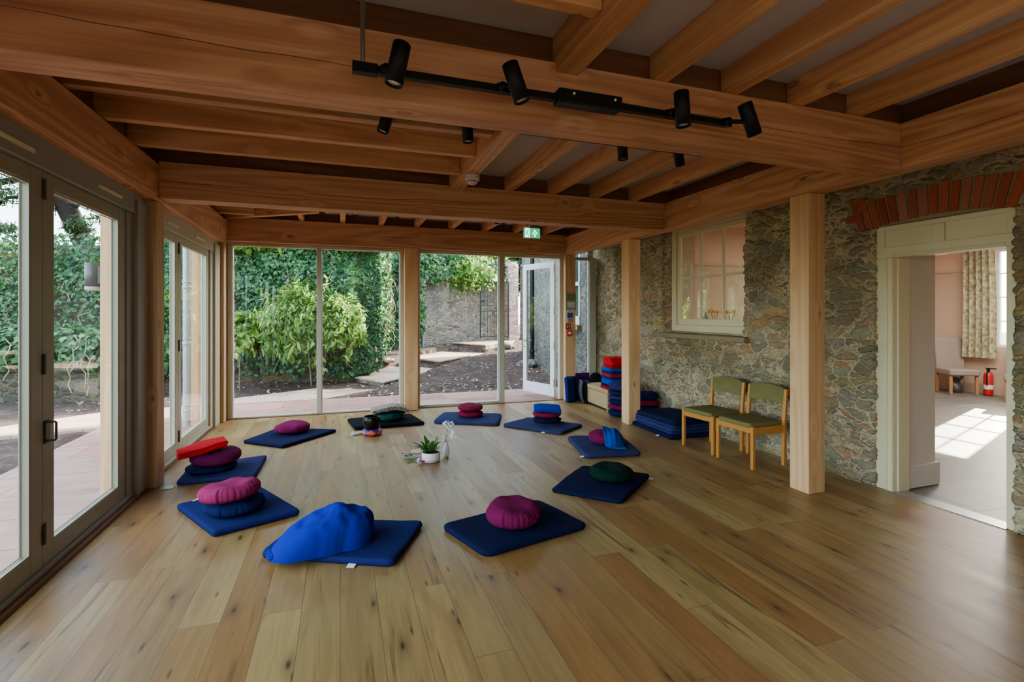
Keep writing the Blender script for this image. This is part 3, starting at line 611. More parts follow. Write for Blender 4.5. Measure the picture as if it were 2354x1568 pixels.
for hz in (.28, .95, 1.6, 2.36):
    obj('hinge', MB().box(-.012, .012, .02, .03, hz-.07, hz+.07).tube([(-.004, .032, hz-.07), (-.004, .032, hz+.07)], .009, 8), M['steel'], gd)
h = MB()
for s in (-1, 1):
    h.tube([(.905, s*.02, 1.02), (.905, s*.055, 1.02), (.79, s*.06, 1.02)], .009, 8); h.lathe([(0, 0), (.026, 0), (.026, .006), (0, .006)], 16, M=Matrix.Translation((.905, s*.026, 1.02)) @ Matrix.Rotation(PI/2, 4, 'X'))
obj('door_handle', h, M['steel'], gd)
obj('lock', MB().lathe([(0, 0), (.022, 0), (.022, .06), (0, .06)], 16, M=Matrix.Translation((.905, .03, .90)) @ Matrix.Rotation(PI/2, 4, 'X')), M['steel'], gd)
obj('flush_bolt', MB().box(.935, .957, -.011, .011, .08, .34).box(.935, .957, -.011, .011, 1.9, 2.3), M['steel'], gd)
fixwin('window_5', 'narrow full-height window between the corner post and the stone wall', 3.975, 4.47, .05, 2.57, None, 8.30, .03, .135)

# ------------------------------------------------------------------ lights on tracks
def spot(name, x, y, z, tilt, az, lb, grp, ln=.185, r=.04):
    """tube head centred near the track; tilt from vertical, az direction of the beam tilt"""
    t = thing(name, lb, 'spotlight', (x, y, z), group=grp)
    d = Vector((math.sin(tilt)*math.cos(az), math.sin(tilt)*math.sin(az), -math.cos(tilt)))
    q = Vector((0, 0, -1)).rotation_difference(d).to_matrix().to_4x4()
    mb = MB().lathe([(0, .085), (r*.96, .085), (r, .08), (r, -ln+.085), (r*.9, -ln+.085), (r*.84, -ln+.102), (0, -ln+.104)], 28, M=q)
    obj('lamp_head', mb, M['black'], t)
    obj('lens', MB().lathe([(0, -ln+.096), (r*.76, -ln+.096), (r*.8, -ln+.100), (0, -ln+.104)], 24, M=q), M['lens'], t)
    return t
zt = 2.64; yt = 2.33
tr = thing('light_track', 'black lighting track hung in front of the near crossbeam', 'light track', (1.09, yt, zt))
mb = MB().box(-1.04, 1.02, -.018, .018, -.018, .016); mb.box(-1.04, 1.02, -.021, -.017, .004, .016); mb.box(-1.04, -.93, -.022, .022, -.024, .024)
obj('track_bar', mb, M['black'], tr, bevel=.002)
obj('control_box', MB().box(-.06, .30, -.05, .03, -.036, .036), M['black'], tr, bevel=.006)
for dx in (.02, .255): obj('indicator', MB().lathe([(0, 0), (.008, 0), (.006, .006), (0, .008)], 12, M=Matrix.Translation((dx, -.05, .012)) @ Matrix.Rotation(PI/2, 4, 'X')), M['led'], tr)
obj('suspension_rod', MB().tube([(-.995, 0, .02), (-.995, 0, ZC-zt+.01)], .0105, 12), M['steel'], tr)
for dx in (-.89, -.345, .62, 1.0):
    obj('adapter', MB().box(dx-.03, dx+.03, -.026, -.008, -.022, .02).tube([(dx, -.03, 0), (dx+.075, -.055, .0)], .012, 10).lathe([(0, 0), (.022, 0), (.022, .03), (0, .03)], 16, M=Matrix.Translation((dx-.005, -.012, 0)) @ Matrix.Rotation(PI/2, 4, 'X')), M['black'], tr)
for x, tl, az, lb in ((.242, .2, PI*.95, 'black tube spotlight at the rod end of the near track'), (.79, .33, -.2, 'black tube spotlight left of the control box'), (1.74, .06, -.6, 'black tube spotlight right of the control box'), (2.195, .36, -.15, 'black tube spotlight at the free end of the near track')):
    spot('track_spotlight', x, yt-.075, 2.655, tl, az, lb, 'spotlights on the near track')
t2 = thing('light_track', 'black lighting track hidden behind the near crossbeam', 'light track', (1.5, 3.5, 2.90))
obj('track_bar', MB().box(-1.5, 1.4, -.018, .018, -.018, .016), M['black'], t2)
for x, tl, az, lb in ((.30, .3, PI*.95, 'black spotlight peeking below the near crossbeam, farthest from the stone wall'), (.86, .08, 0, 'black spotlight peeking below the near crossbeam above the trimmer joist'), (2.13, .06, 0, 'black spotlight peeking below the near crossbeam at the middle joists'), (2.66, .2, 0, 'black spotlight peeking below the near crossbeam, nearest the stone wall')):
    spot('track_spotlight', x, 3.5, 2.875, tl, az, lb, 'spotlights behind the near crossbeam')
t3 = thing('light_track', 'black lighting track in the far bay near the windows', 'light track', (1.2, 6.7, 2.895))
obj('track_bar', MB().box(-1.6, 1.6, -.018, .018, -.018, .016), M['black'], t3)
for k3, (x, tl) in enumerate(((-.216, .05), (.183, .5), (.70, .3), (2.07, .05), (2.17, .02), (2.53, .25))):
    spot('track_spotlight', x, 6.7, 2.865, tl, .3 if k3 != 1 else -PI/2, 'small black spotlight in the far bay, ' + ['first from the folding doors', 'second, pointing at the viewer', 'third, tilted', 'fourth, one of a close pair', 'fifth, one of a close pair', 'last, beside the exit sign'][k3], 'spotlights in the far bay', .15, .038)
# smoke detector under the trimmer
sd = thing('smoke_detector', 'round white smoke detector with a red ring under the trimmer joist', 'smoke detector', (1.175, 4.58, 2.85))
obj('base', MB().lathe([(0, 0), (.066, 0), (.068, -.022), (.06, -.026), (0, -.026)], 36), M['white_pl'], sd)
obj('body', MB().lathe([(.064, -.022), (.069, -.028), (.068, -.05), (.052, -.066), (.05, -.062), (0, -.062)], 36), M['white_pl'], sd)
obj('ring', MB().lathe([(.052, -.064), (.0545, -.066), (.052, -.070), (.046, -.069)], 36), M['red_pl'], sd)
obj('sensor', MB().lathe([(.046, -.064), (.045, -.078), (.03, -.09), (.012, -.093), (0, -.094)], 36), M['white_pl'], sd)
# exit sign
ex = thing('exit_sign', 'green running man exit sign with an upward arrow, hung under the far joists', 'sign', (2.61, 6.75, 2.64), .02)
obj('housing', MB().box(-.012, .10, -.03, .03, .135, .30), plain('grey_housing', '#6d6a63', .5), ex, bevel=.004)
obj('frame', MB().box(-.135, .135, .006, .014, -.008, .14).box(-.137, -.129, -.012, .014, -.01, .14).box(.129, .137, -.012, .014, -.01, .14).box(-.135, .135, -.012, .014, -.012, -.004), M['steel'], ex)
def emis(n, c, e):
    m, nt, b = newmat(n); b.inputs['Base Color'].default_value = col(c); b.inputs['Emission Color'].default_value = col(c); b.inputs['Emission Strength'].default_value = e; b.inputs['Roughness'].default_value = .4; return m
GR = emis('sign_green', '#05a060', .55); WH = emis('sign_white', '#e8f6f0', .8)
obj('sign_face', MB().box(-.128, .128, -.004, .005, -.002, .135), GR, ex)
mb = MB(); y = -.0055
def flat(poly, y=y): mb.add([(a, y, b_) for a, b_ in poly], [tuple(range(len(poly)))])
flat([(.038, .01), (.062, .01), (.062, .06), (.038, .06)]); flat([(.012, .042), (.05, .088), (.088, .042), (.088, .066), (.05, .118), (.012, .066)])
flat([(-.103, .0), (-.028, .0), (-.028, .134), (-.10, .134), (-.10, .06), (-.103, .04)])
obj('pictogram', mb, WH, ex)
mb = MB(); y2 = -.0068
def limb(a, b_, w):
    dx, dz = b_[0]-a[0], b_[1]-a[1]; l = math.hypot(dx, dz); nx, nz = -dz/l*w/2, dx/l*w/2
    flat([(a[0]+nx, a[1]+nz), (a[0]-nx, a[1]-nz), (b_[0]-nx, b_[1]-nz), (b_[0]+nx, b_[1]+nz)], y2)
flat([(-.052+.009*math.cos(t*PI/6), .112+.009*math.sin(t*PI/6)) for t in range(12)], y2)
limb((-.062, .098), (-.072, .062), .017); limb((-.072, .066), (-.052, .042), .012); limb((-.052, .044), (-.046, .012), .011); limb((-.072, .064), (-.084, .036), .012); limb((-.084, .038), (-.108, .036), .010)
limb((-.060, .094), (-.038, .076), .008); limb((-.064, .096), (-.086, .092), .008); limb((-.086, .093), (-.094, .074), .008)
obj('figure', mb, GR, ex)

# signs on the corner post (front face y=8.11)
def sheet(name, x0, x1, z0, z1, base, bars, lb, cat='sign', th=.006):
    t = thing(name, lb, cat, ((x0+x1)/2, 8.108, (z0+z1)/2)); w, h = (x1-x0)/2, (z1-z0)/2
    obj('panel', MB().box(-w, w, -th, 0, -h, h), base, t)
    bars = [b_ for q_ in bars for b_ in ([(q_[0], q_[1], [r_]) for r_ in q_[2]] if q_[0] == 'text_line' else [q_])]
    for nme, m, rects in bars:
        mb = MB()
        for a, b_, c, d_ in rects: mb.box(-w+a*2*w, -w+b_*2*w, -th-.0015, -th, -h+c*2*h, -h+d_*2*h)
        obj(nme, mb, m, t)
    return t
P = {k_: plain('sign_'+k_, c, .5) for k_, c in dict(grey='#8f8a86', lime='#6b7a1e', pale='#c7c3bb', blue='#2c4c94', red='#b33a34', white='#d8d4cc', dred='#9c2420', ink='#4b4540').items()}
txt = [(.2, .85, .05+.05*i, .065+.05*i) for i in range(5, 8)]
sheet('notice', 3.782, 3.985, 1.615, 1.92, P['grey'], [('green_band', P['lime'], [(.1, .95, .76, .88), (.1, .95, .68, .74), (.1, .95, .54, .66)]), ('text_block', P['pale'], [(.15, .85, .12, .44)])], 'grey notice with three olive bands, topmost sheet on the corner post')
sheet('fire_action_notice', 3.80, 3.935, 1.39, 1.603, P['white'], [('blue_panel', P['blue'], [(.1, .92, .33, .8)]), ('red_panel', P['red'], [(.22, .92, .03, .15), (.22, .92, .18, .28)]), ('text_line', P['pale'], [(.25, .85, .66, .68), (.25, .6, .55, .58), (.25, .6, .42, .45)]), ('icon', P['ink'], [(.42, .56, .86, .95)])], 'white fire action notice with blue and red panels below the grey notice')
sheet('fire_alarm_sign', 3.785, 3.876, 1.265, 1.365, P['dred'], [('pictogram', P['white'], [(.2, .42, .25, .55), (.25, .36, .55, .8), (.6, .75, .3, .5), (.58, .82, .55, .8), (.62, .78, .3, .8)])], 'small red square alarm sign with white pictogram under the fire action notice')
cp = thing('fire_call_point', 'red fire alarm call point box, lowest on the corner post', 'call point', (3.838, 8.108, 1.205))
obj('box', MB().box(-.05, .05, -.05, 0, -.05, .05), M['red_pl'], cp, bevel=.006); obj('window', MB().box(-.028, .03, -.053, -.049, -.028, .02), P['white'], cp); obj('base', MB().box(-.03, .02, -.04, -.01, -.064, -.05), M['red_pl'], cp)
obj('socket_plate', MB().box(-.05, .05, -.05, .05, 0, .006), plain('brass_plate', '#8d9a76', .35, .5), loc=(-1.45, 5.20, 0), rot=(0, 0, .1), label='square greenish metal floor plate beside the cracked fir post', cat='floor plate', bevel=.002)
obj('socket_plate', MB().box(-.05, .05, -.04, .04, 0, .006), M['zinc'], loc=(1.26, 7.98, 0), label='small pale metal floor plate at the foot of the middle window post', cat='floor plate', bevel=.002)

# ------------------------------------------------------------------ mats and cushions
def outline(quad, r=.07, nc=6, ne=9):
    q = [Vector((a, b_, 0)) for a, b_ in quad]; n = 4; out = []
    for i in range(4):
        p, a, b_ = q[i], q[i-1], q[(i+1) % 4]
        p0 = p + (a-p).normalized()*r; p1 = p + (b_-p).normalized()*r
        for t in range(nc+1):
            u = t/nc; out.append((1-u)**2*p0 + 2*u*(1-u)*p + u*u*p1)
        nx = q[(i+1) % 4] + (p-q[(i+1) % 4]).normalized()*r
        for t in range(1, ne): out.append(p1.lerp(nx, t/ne))
    return out
def ccw(quad):
    a = sum(quad[i-1][0]*quad[i][1]-quad[i][0]*quad[i-1][1] for i in range(4))
    return quad if a > 0 else quad[::-1]
def mat_mesh(out, t, z0=0, seed=0, wav=.006, curl=None, mb=None, puff=1.06):
    mb = mb or MB(); c = sum(out, Vector())/len(out); rings = []
    for s, z in ((.93, 0), (.985, .1), (1.0, .4), (1.0, .62), (.985, .88), (.955, .985), (.9, 1.0), (.8, 1.02), (.6, 1.05), (.4, puff), (.2, puff), (.06, puff)):
        ring = []
        for p in out:
            v = c + (p-c)*s
            zz = z0 + z*t
            if z > .3: zz += noise.noise((v.x*3.1+seed*7.3, v.y*3.1, seed*1.7))*wav*min(1, z) + noise.noise((v.x*9+seed, v.y*9, seed))*wav*.35
            ring.append(Vector((v.x, v.y, zz)))
        rings.append(ring)
    return mb.loops(rings)
def zabuton(quad, m, lb, seed, tag=None, t=.042, r=.06, wav=.007):
    quad = ccw(quad); cx = sum(p[0] for p in quad)/4; cy = sum(p[1] for p in quad)/4
    o = thing('meditation_mat', lb, 'mat', (cx, cy, 0), group='meditation mats in the circle')
    lq = [(a-cx, b_-cy) for a, b_ in quad]
    obj('mat_cover', mat_mesh(outline(lq, r), t, 0, seed, wav), m, o)
    if tag:
        a, b_ = Vector(lq[tag[0]] + (0,)), Vector(lq[(tag[0]+1) % 4] + (0,)); p = a.lerp(b_, tag[1]); dd = (b_-a).normalized(); nn = Vector((dd.y, -dd.x, 0))
        g = MB().add([p-dd*.025-nn*.004+Vector((0,0,.012)), p+dd*.025-nn*.004+Vector((0,0,.012)), p+dd*.025+nn*.035+Vector((0,0,.004)), p-dd*.025+nn*.035+Vector((0,0,.003))], [(0, 1, 2, 3)])
        obj('care_tag', g, M['tag'], o)
    return o
Q = dict(
 m1=[(-1.393,5.224),(-1.414,5.762),(-.736,5.896),(-.749,5.228)], m2=[(-1.224,4.601),(-.827,3.93),(-.287,4.161),(-.662,4.859)],
 m3=[(-.483,3.507),(.307,3.113),(.578,3.663),(-.25,4.005)], m4=[(.682,3.57),(.863,3.042),(1.689,3.227),(1.525,3.814)],
 m5=[(1.714,3.995),(2.15,3.538),(2.771,4.052),(2.303,4.528)], m6=[(2.639,5.623),(2.464,4.795),(3.092,4.681),(3.283,5.403)],
 m7=[(2.089,6.521),(2.651,5.815),(3.14,6.161),(2.583,6.855)], m8=[(1.229,7.016),(2.058,6.561),(2.302,7.186),(1.499,7.603)],
 m9=[(.094,7.541),(.179,6.935),(1.109,6.952),(1.004,7.596)], m10=[(-1.096,6.676),(-.621,6.267),(-.038,6.919),(-.775,7.293)])
zabuton(Q['m1'], F['navy2'], 'faded navy mat under the red folded blanket stack', 1, None, .045, .03, .004)
zabuton(Q['m2'], F['navy'], 'navy mat under the pink-topped pair of cushions near the glass doors', 2, None, .048, .03, .004)
zabuton(Q['m3'], F['navy'], 'navy mat under the blue draped blanket, nearest the viewer', 3, (0, .70), .045, .055, .012)
zabuton(Q['m4'], F['navyd'], 'dark navy mat under the large magenta cushion', 4, (3, .7), .04, .07, .009)
zabuton(Q['m5'], F['navyd'], 'crumpled dark navy mat under the dark green cushion', 5, (1, .93), .038, .06, .013)
zabuton(Q['m6'], F['slate'], 'slate blue mat under the half-covered maroon cushion', 6, (0, .93), .045, .07, .008)
zabuton(Q['m7'], F['slate'], 'slate blue mat under the cushions topped by a folded blue blanket', 7, (0, .72), .04, .06, .007)
zabuton(Q['m8'], F['slate'], 'slate blue mat under two stacked maroon cushions', 8, None, .045, .08, .01)
zabuton(Q['m9'], F['black'], 'black mat under the green cushion behind the singing bowl', 9, None, .05, .03, .003)
zabuton(Q['m10'], F['navyd'], 'flat navy mat under a single maroon cushion facing the left garden window', 10, None, .04, .03, .003)

def zafu_mesh(R, H, pleats=44, depth=.05, seed=0, top=.78, dent=.0, flatp=.62):
    n = pleats*4; rings = []
    NP = 26
    for i in range(1, NP):
        a = PI*i/NP; ca, sa = math.cos(a), math.sin(a)
        r0 = R*(abs(sa)**flatp); z0 = H/2*(1 + (abs(ca)**.85)*(1 if ca > 0 else -1))
        ring = []
        for k_ in range(n):
            t = 2*PI*k_/n; rr = r0/R
            w = max(0, min(1, (rr-top)/.12)) if rr > top else 0
            ph = (pleats*t/(2*PI) + .15*math.sin(5*t+seed)) % 1
            g = 1-abs(2*ph-1)**1.0; crease = (1-g)**7*(.55+.9*abs(math.sin(3.7*int(pleats*t/(2*PI))+seed)))
            wob = 1+.018*math.sin(2*t+seed)+.012*math.sin(3*t+seed*2)
            r = r0*wob*(1-depth*crease*w)
            z = z0 + (noise.noise((math.cos(t)*1.7*rr+seed, math.sin(t)*1.7*rr, seed*.7))*.02*H/.15 if ca > 0 else 0)
            if ca > 0: z -= dent*max(0, 1-(rr/.6)**2)
            if ca > 0 and abs(rr-top) < .035: z += .003
            ring.append(Vector((r*math.cos(t), r*math.sin(t), z)))
        rings.append(ring)
    return MB().loops(rings[::-1])
ZN = 0
def zafu(x, y, z, R, H, m, lb, seed, tilt=(0, 0, 0), pleats=34, depth=.06, top=.78, dent=.004, tag=None, name='meditation_cushion'):
    o = thing(name, lb, 'cushion', (x, y, z), group='round pleated cushions', rot=tilt)
    obj('cushion_cover', zafu_mesh(R, H, pleats, depth, seed, top, dent), m, o)
    if tag is not None: obj('care_tag', MB().add([(math.cos(tag)*(R-.01), math.sin(tag)*(R-.01), H*.5), (math.cos(tag+.12)*(R-.01), math.sin(tag+.12)*(R-.01), H*.5), (math.cos(tag+.12)*(R+.03), math.sin(tag+.12)*(R+.03), H*.46), (math.cos(tag)*(R+.03), math.sin(tag)*(R+.03), H*.44)], [(0, 1, 2, 3)]), M['tag'], o)
    return o
MT = .046
zafu(-1.17, 5.50, MT, .215, .07, F['navyd'], 'flat navy cushion at the bottom under the red blanket', 1, depth=.03)
zafu(-1.13, 5.50, MT+.066, .215, .125, F['plum'], 'plum cushion between the red blanket and a flat navy cushion', 2, (.05, .0, 0), depth=.03)
zafu(-.76, 4.30, MT, .21, .105, F['navyq'], 'dark navy pleated cushion underneath the tilted pink one', 3, depth=.07)
zafu(-.79, 4.29, MT+.095, .215, .13, fabric('cloth_rose', '#8c2552'), 'tilted pink pleated cushion on top of a dark navy one', 4, (-.10, -.05, .3), depth=.09, tag=3.3, dent=.012)
zafu(1.175, 3.41, MT-.004, .2, .155, F['magenta'], 'large magenta pleated cushion standing alone on a dark navy mat', 5, depth=.09, dent=.0, top=.68)
zafu(2.345, 4.04, MT-.004, .2, .115, F['green'], 'dark bottle green cushion on the crumpled mat', 6, depth=.025)
zafu(2.90, 5.155, MT, .185, .14, F['magenta'], 'maroon cushion half hidden under a bright blue blanket', 7, depth=.06)
zafu(2.72, 6.44, MT, .195, .07, F['navyd'], 'thin navy cushion at the bottom of the pile topped by a folded blue blanket', 8, depth=.04)
zafu(2.72, 6.44, MT+.065, .195, .095, F['maroon'], 'maroon cushion sandwiched between a thin navy one and a folded blue blanket', 9, depth=.05)
zafu(1.80, 7.13, MT, .185, .085, F['maroon'], 'lower one of two stacked maroon cushions near the garden window', 10, depth=.06)
zafu(1.80, 7.14, MT+.08, .185, .095, F['maroon'], 'upper one of two stacked maroon cushions near the garden window', 11, depth=.04)
zafu(-.575, 6.93, MT-.004, .215, .12, F['magenta'], 'single maroon cushion on the flat navy mat before the left garden window', 12, depth=.05)
zafu(.66, 7.24, MT+.004, .19, .115, F['teal'], 'dark teal cushion under the speckled wool blanket', 13, depth=.05)

# folded blankets
def blanket_mesh(w, d, layers, lt, seed=0, shift=.008, mb=None, z0=0, bend=None, fringe=False):
    mb = mb or MB(); r_ = random.Random(seed)
    for i in range(layers):
        sx, sy = r_.uniform(-shift, shift), r_.uniform(-shift, shift); k_ = 1-r_.uniform(0, .02)
        q = [(-w/2*k_+sx, -d/2*k_+sy), (w/2*k_+sx, -d/2*k_+sy), (w/2*k_+sx, d/2*k_+sy), (-w/2*k_+sx, d/2*k_+sy)]
        v0 = len(mb.v); mat_mesh(outline(q, .025, 4, 10), lt*1.06, z0+i*lt, seed+i, .004, mb=mb, puff=1.0)
        if bend:
            for j in range(v0, len(mb.v)): mb.v[j] = bend(*mb.v[j])
    return mb
def blanket(name, x, y, z, rz, w, d, layers, lt, m, lb, seed, bend=None, grp='folded blankets', tilt=None):
    return obj(name, blanket_mesh(w, d, layers, lt, seed, bend=bend), m, loc=(x, y, z), rot=tilt or (0, 0, rz), label=lb, cat='blanket', group=grp)
blanket('folded_blanket', -1.24, 5.47, .245, .2, .40, .27, 4, .015, F['red'], 'bright red folded blanket draped over the plum cushion near the cracked post', 21, lambda x, y, z: (x, y, z + .16*x - .5*max(0, -x-.05)**2 - .35*max(0, x-.1)**2 + .006*math.sin(20*x+8*y)), tilt=(0, 0, .32))
blanket('folded_blanket', 2.715, 6.44, MT+.158, -.35, .37, .33, 2, .022, F['blued'], 'folded navy blue blanket lying over the maroon cushion by the garden window', 22, lambda x, y, z: (x, y, z + .012*math.sin(9*x+2) + .01*math.sin(11*y) - .35*(max(0, abs(x)-.1))**2))
def spk():
    m, nt, b = newmat('speckled_wool'); n = noi(nt, objco(nt), 55, 3, .7).outputs[0]
    L(nt, ramp(nt, n, [(.38, '#3a2e24'), (.5, '#8a7e6c'), (.62, '#b9b09c')]), b.inputs['Base Color']); b.inputs['Roughness'].default_value = 1; bump(nt, b, n, .8, .01); return m
blanket('wool_blanket', .66, 7.26, MT+.118, .05, .50, .27, 3, .02, spk(), 'brown speckled wool blanket arched over the dark teal cushion', 23, lambda x, y, z: (x, y, z + .028 - .75*abs(x)**2 + .01*math.sin(14*x)))
obj('dark_cloth', blanket_mesh(.42, .22, 1, .022, 5, bend=lambda x, y, z: (x, y, z + .012 - .5*abs(x)**2)), F['black'], loc=(.66, 7.22, MT+.108), label='dark cloth tucked between the teal cushion and the wool blanket', cat='cloth')

# big blue blanket draped as a hump on the front mat
def hump():
    mb = MB(); NT, NR = 96, 30
    lobe = lambda t: max(0, math.cos(t-3.55))**4
    rings = []
    for i in range(NR+1):
        s = i/NR; ring = []
        for k_ in range(NT):
            t = 2*PI*k_/NT; lb_ = lobe(t); R0 = .232*(1+.07*math.cos(2*(t-.1))) + .15*lb_ + .02*noise.noise((math.cos(t)*1.5, math.sin(t)*1.5, 9))
            fold = noise.noise((math.cos(t)*2.4, math.sin(t)*2.4, 1.3))*1.5 + noise.noise((math.cos(t)*6, math.sin(t)*6, 4.1))*.7
            ph = s*PI/2; r = R0*math.sin(ph)**(.80+.15*lb_); z = .222*max(0, math.cos(ph))**(.80+.55*lb_)
            r *= 1 + .055*fold*max(0, s-.3) + .04*math.sin(3*t+.5)*max(0, .6-abs(s-.5)); x, y = r*math.cos(t), r*math.sin(t)
            x += .05*z/.22
            z += .022*math.exp(-((x-.05)**2+(y+.02)**2)/.004) - .030*math.exp(-((x-.15)**2+(y-.02)**2)/.004) - .014*math.exp(-((x+.06)**2+(y+.0)**2)/.002) - .02*math.exp(-((x+.15)**2+(y+.06)**2)/.004)
            z += (.016*noise.noise((x*8, y*8, 3))+.009*noise.noise((x*21, y*21, 5))) * (1 if s < .75 else .35)
            ring.append(Vector((x, y, max(z, .006))))
        rings.append(ring)
    rings.append([Vector((p.x*1.004, p.y*1.004, max(0, p.z-.006))) for p in rings[-1]])
    mb.loops(rings[1:][::-1], close0=False)
    return mb
BL = plain('fleece_blue', '#081f8e', .95, 0, .05, .12, 4, .25, 160)
hb = obj('draped_blanket', hump(), BL, loc=(-.05, 3.52, .046), rot=(0, 0, -.1), label='bright royal blue blanket draped in a rounded hump on the front mat', cat='blanket')
obj('folded_corner', blanket_mesh(.17, .11, 3, .011, 4), BL, hb, loc=(-.28, -.13, 0), rot=(0, 0, .4))
# blue blanket over half of the maroon cushion
def drape():
    def fn(u, v):
        x = -.02 + .235*u + .05*(v-.5); y = .14 - .37*v - .02*u
        r = math.hypot(x, y)/.205
        z = .152*max(0, 1-min(1, r/1.16)**3.2)**.75
        z += .008*math.sin(10*u+4*v)*(1 if z > .02 else .4) + .004*math.sin(23*u+2)
        return (x, y, max(z, .004) + .006 + (.014 if z > .06 else 0))
    mb = MB().grid(fn, 26, 44); return mb
o = obj('draped_blanket', drape(), F['azure'], loc=(2.90, 5.155, MT), rot=(0, 0, -.5), label='bright blue blanket draped over half of a maroon cushion', cat='blanket')
q = o.modifiers.new('t', 'SOLIDIFY'); q.thickness = .008; q.offset = 1

# singing bowl on a ring cushion
def m_diamond():
    m, nt, b = newmat('diamond_brocade'); s = nd(nt, 'ShaderNodeSeparateXYZ', {0: objco(nt)})
    a = mth(nt, 'MULTIPLY', mth(nt, 'ARCTAN2', s.outputs[1], s.outputs[0]), 6/(2*PI)); a = mth(nt, 'ADD', a, 10.15)
    fx = mth(nt, 'ABSOLUTE', mth(nt, 'SUBTRACT', mth(nt, 'MULTIPLY', mth(nt, 'FRACT', a), 2), 1))
    fz = mth(nt, 'ABSOLUTE', mth(nt, 'DIVIDE', mth(nt, 'SUBTRACT', s.outputs[2], .042), .042))
    dm = mth(nt, 'LESS_THAN', mth(nt, 'ADD', fx, fz), .97)
    n = noi(nt, objco(nt), 90, 3).outputs[0]
    c = mixc(nt, dm, '#3a1468', ramp(nt, n, [(.35, '#a8210f'), (.55, '#d8491f'), (.7, '#e8a24a')]))
    L(nt, c, b.inputs['Base Color']); b.inputs['Roughness'].default_value = .5; return m
bx, by = .385, 6.62
rc = obj('ring_cushion', MB().lathe([(.05 + 0*i, .0) if False else (.085+.042*math.cos(t), .042+.042*math.sin(t)) for t in [2*PI*i/20 for i in range(21)]], 48), m_diamond(), loc=(bx, by, 0), label='small ring cushion with orange and purple diamonds under the singing bowl', cat='cushion')
bp = [(0, 0), (.045, .002), (.075, .018), (.10, .05), (.112, .09), (.113, .125), (.107, .16), (.100, .178), (.094, .18), (.096, .165), (.104, .125), (.10, .08), (.085, .04), (.05, .014), (0, .01)]
obj('singing_bowl', MB().lathe(bp, 48), M['bowl'], loc=(bx, by, .062), label='round black metal singing bowl on the patterned ring cushion', cat='bowl')
obj('bowl_striker', MB().tube([(-.14, 0, .02), (-.135, 0, .02), (.1, 0, .02), (.105, 0, .02)], [.012, .019, .019, .012], 14), plain('white_suede', '#cfcac2', .8), loc=(.265, 6.70, 0), rot=(0, 0, .45), label='short white padded striker lying beside the singing bowl', cat='striker')

# centre arrangement
pp = thing('potted_plant', 'leafy plant in a low white pot with a blush base at the room centre', 'plant', (.90, 5.24, 0))
obj('pot', MB().lathe([(0, 0), (.075, 0), (.088, .006), (.094, .022), (.0945, .03), (.095, .034), (.0955, .098), (.093, .102), (.088, .100), (.086, .09), (.0, .088)], 48), M['ceramic'], pp)
obj('pot_base', MB().lathe([(.0755, -.0005), (.089, .0055), (.0955, .022), (.096, .032), (.0956, .035)], 48), M['blush'], pp)
obj('soil', MB().lathe([(.087, .093), (.06, .097), (0, .099)], 32), M['soil'], pp)
def blade(mb, base, tip, w, sag=.02, n=7):
    base, tip = Vector(base), Vector(tip); d = tip-base; side = d.cross(Vector((0, 0, 1))); side = side.normalized() if side.length > 1e-4 else Vector((1, 0, 0))
    rows = []
    for i in range(n):
        u = i/(n-1); p = base + d*u + Vector((0, 0, sag*math.sin(PI*u))); ww = w*math.sin(PI*(u*.86+.10))**1.1 if i < n-1 else .0005
        rows += [p-side*ww/2, p-Vector((0, 0, ww*.16)), p+side*ww/2]
    mb.add(rows, [(i*3+j, i*3+j+1, i*3+j+4, i*3+j+3) for i in range(n-1) for j in (0, 1)], 0, True)
mb = MB()
for i in range(34):
    a = rnd.uniform(0, 2*PI); rr = rnd.uniform(.04, .17); h = rnd.uniform(.13, .25) - rr*.35
    bx0 = Vector((-.02+rnd.uniform(-.025, .025), rnd.uniform(-.02, .03), .095))
    blade(mb, bx0 + Vector((math.cos(a), math.sin(a), 0))*rr*.25, bx0 + Vector((math.cos(a)*rr*1.1-.02, math.sin(a)*rr, h-.05)), rnd.uniform(.02, .032), .03)
obj('foliage', mb, LEAF['plant'], pp)
mb = MB()
for x, y_, z in ((.035, .0, .185), (.022, -.03, .155), (.055, .01, .17), (.05, .03, .215)):
    blade(mb, (x, y_, z-.04), (x+.012, y_-.012, z+.035), .038, .012)
obj('white_flower', mb, M['ceramic'], pp)
mb = MB()
for i in range(46):
    a = rnd.uniform(0, 2*PI); e = rnd.uniform(.0, .02); c_ = Vector((.05+rnd.uniform(-.02, .035), -.02+rnd.uniform(-.02, .03), .115+rnd.uniform(0, .03)))
    blade(mb, c_, c_ + Vector((math.cos(a)*.014, math.sin(a)*.014, .008)), .009, .002, 4)
obj('purple_flower', mb, plain('purple_petal', '#8a4a7c', .7), pp)
vs = thing('bud_vase', 'slim ribbed white bud vase beside the white pot', 'vase', (1.085, 5.36, 0))
obj('vase_body', MB().lathe([(0, 0), (.018, 0), (.022, .004), (.033, .035), (.036, .06), (.031, .09), (.02, .125), (.014, .15), (.0145, .157), (.011, .157), (.010, .145), (0, .12)], 48, fn=lambda p, t: (p[0]*(1+.03*math.cos(16*t)), p[1]*(1+.03*math.cos(16*t)), p[2])), M['ceramic'], vs)
fs = thing('blossom_sprig', 'tall white blossom stems standing in the bud vase', 'flowers', (1.085, 5.36, .02))
obj('stem', MB().tube([(0, 0, 0), (.004, 0, .13), (.006, 0, .22), (.018, 0, .33)], .0022, 6).tube([(.004, 0, .13), (.03, 0, .16), (.055, -.01, .19)], .002, 6).tube([(.002, 0, .13), (-.03, 0, .15)], .002, 6), plain('brown_stem', '#4d4030', .7), fs)
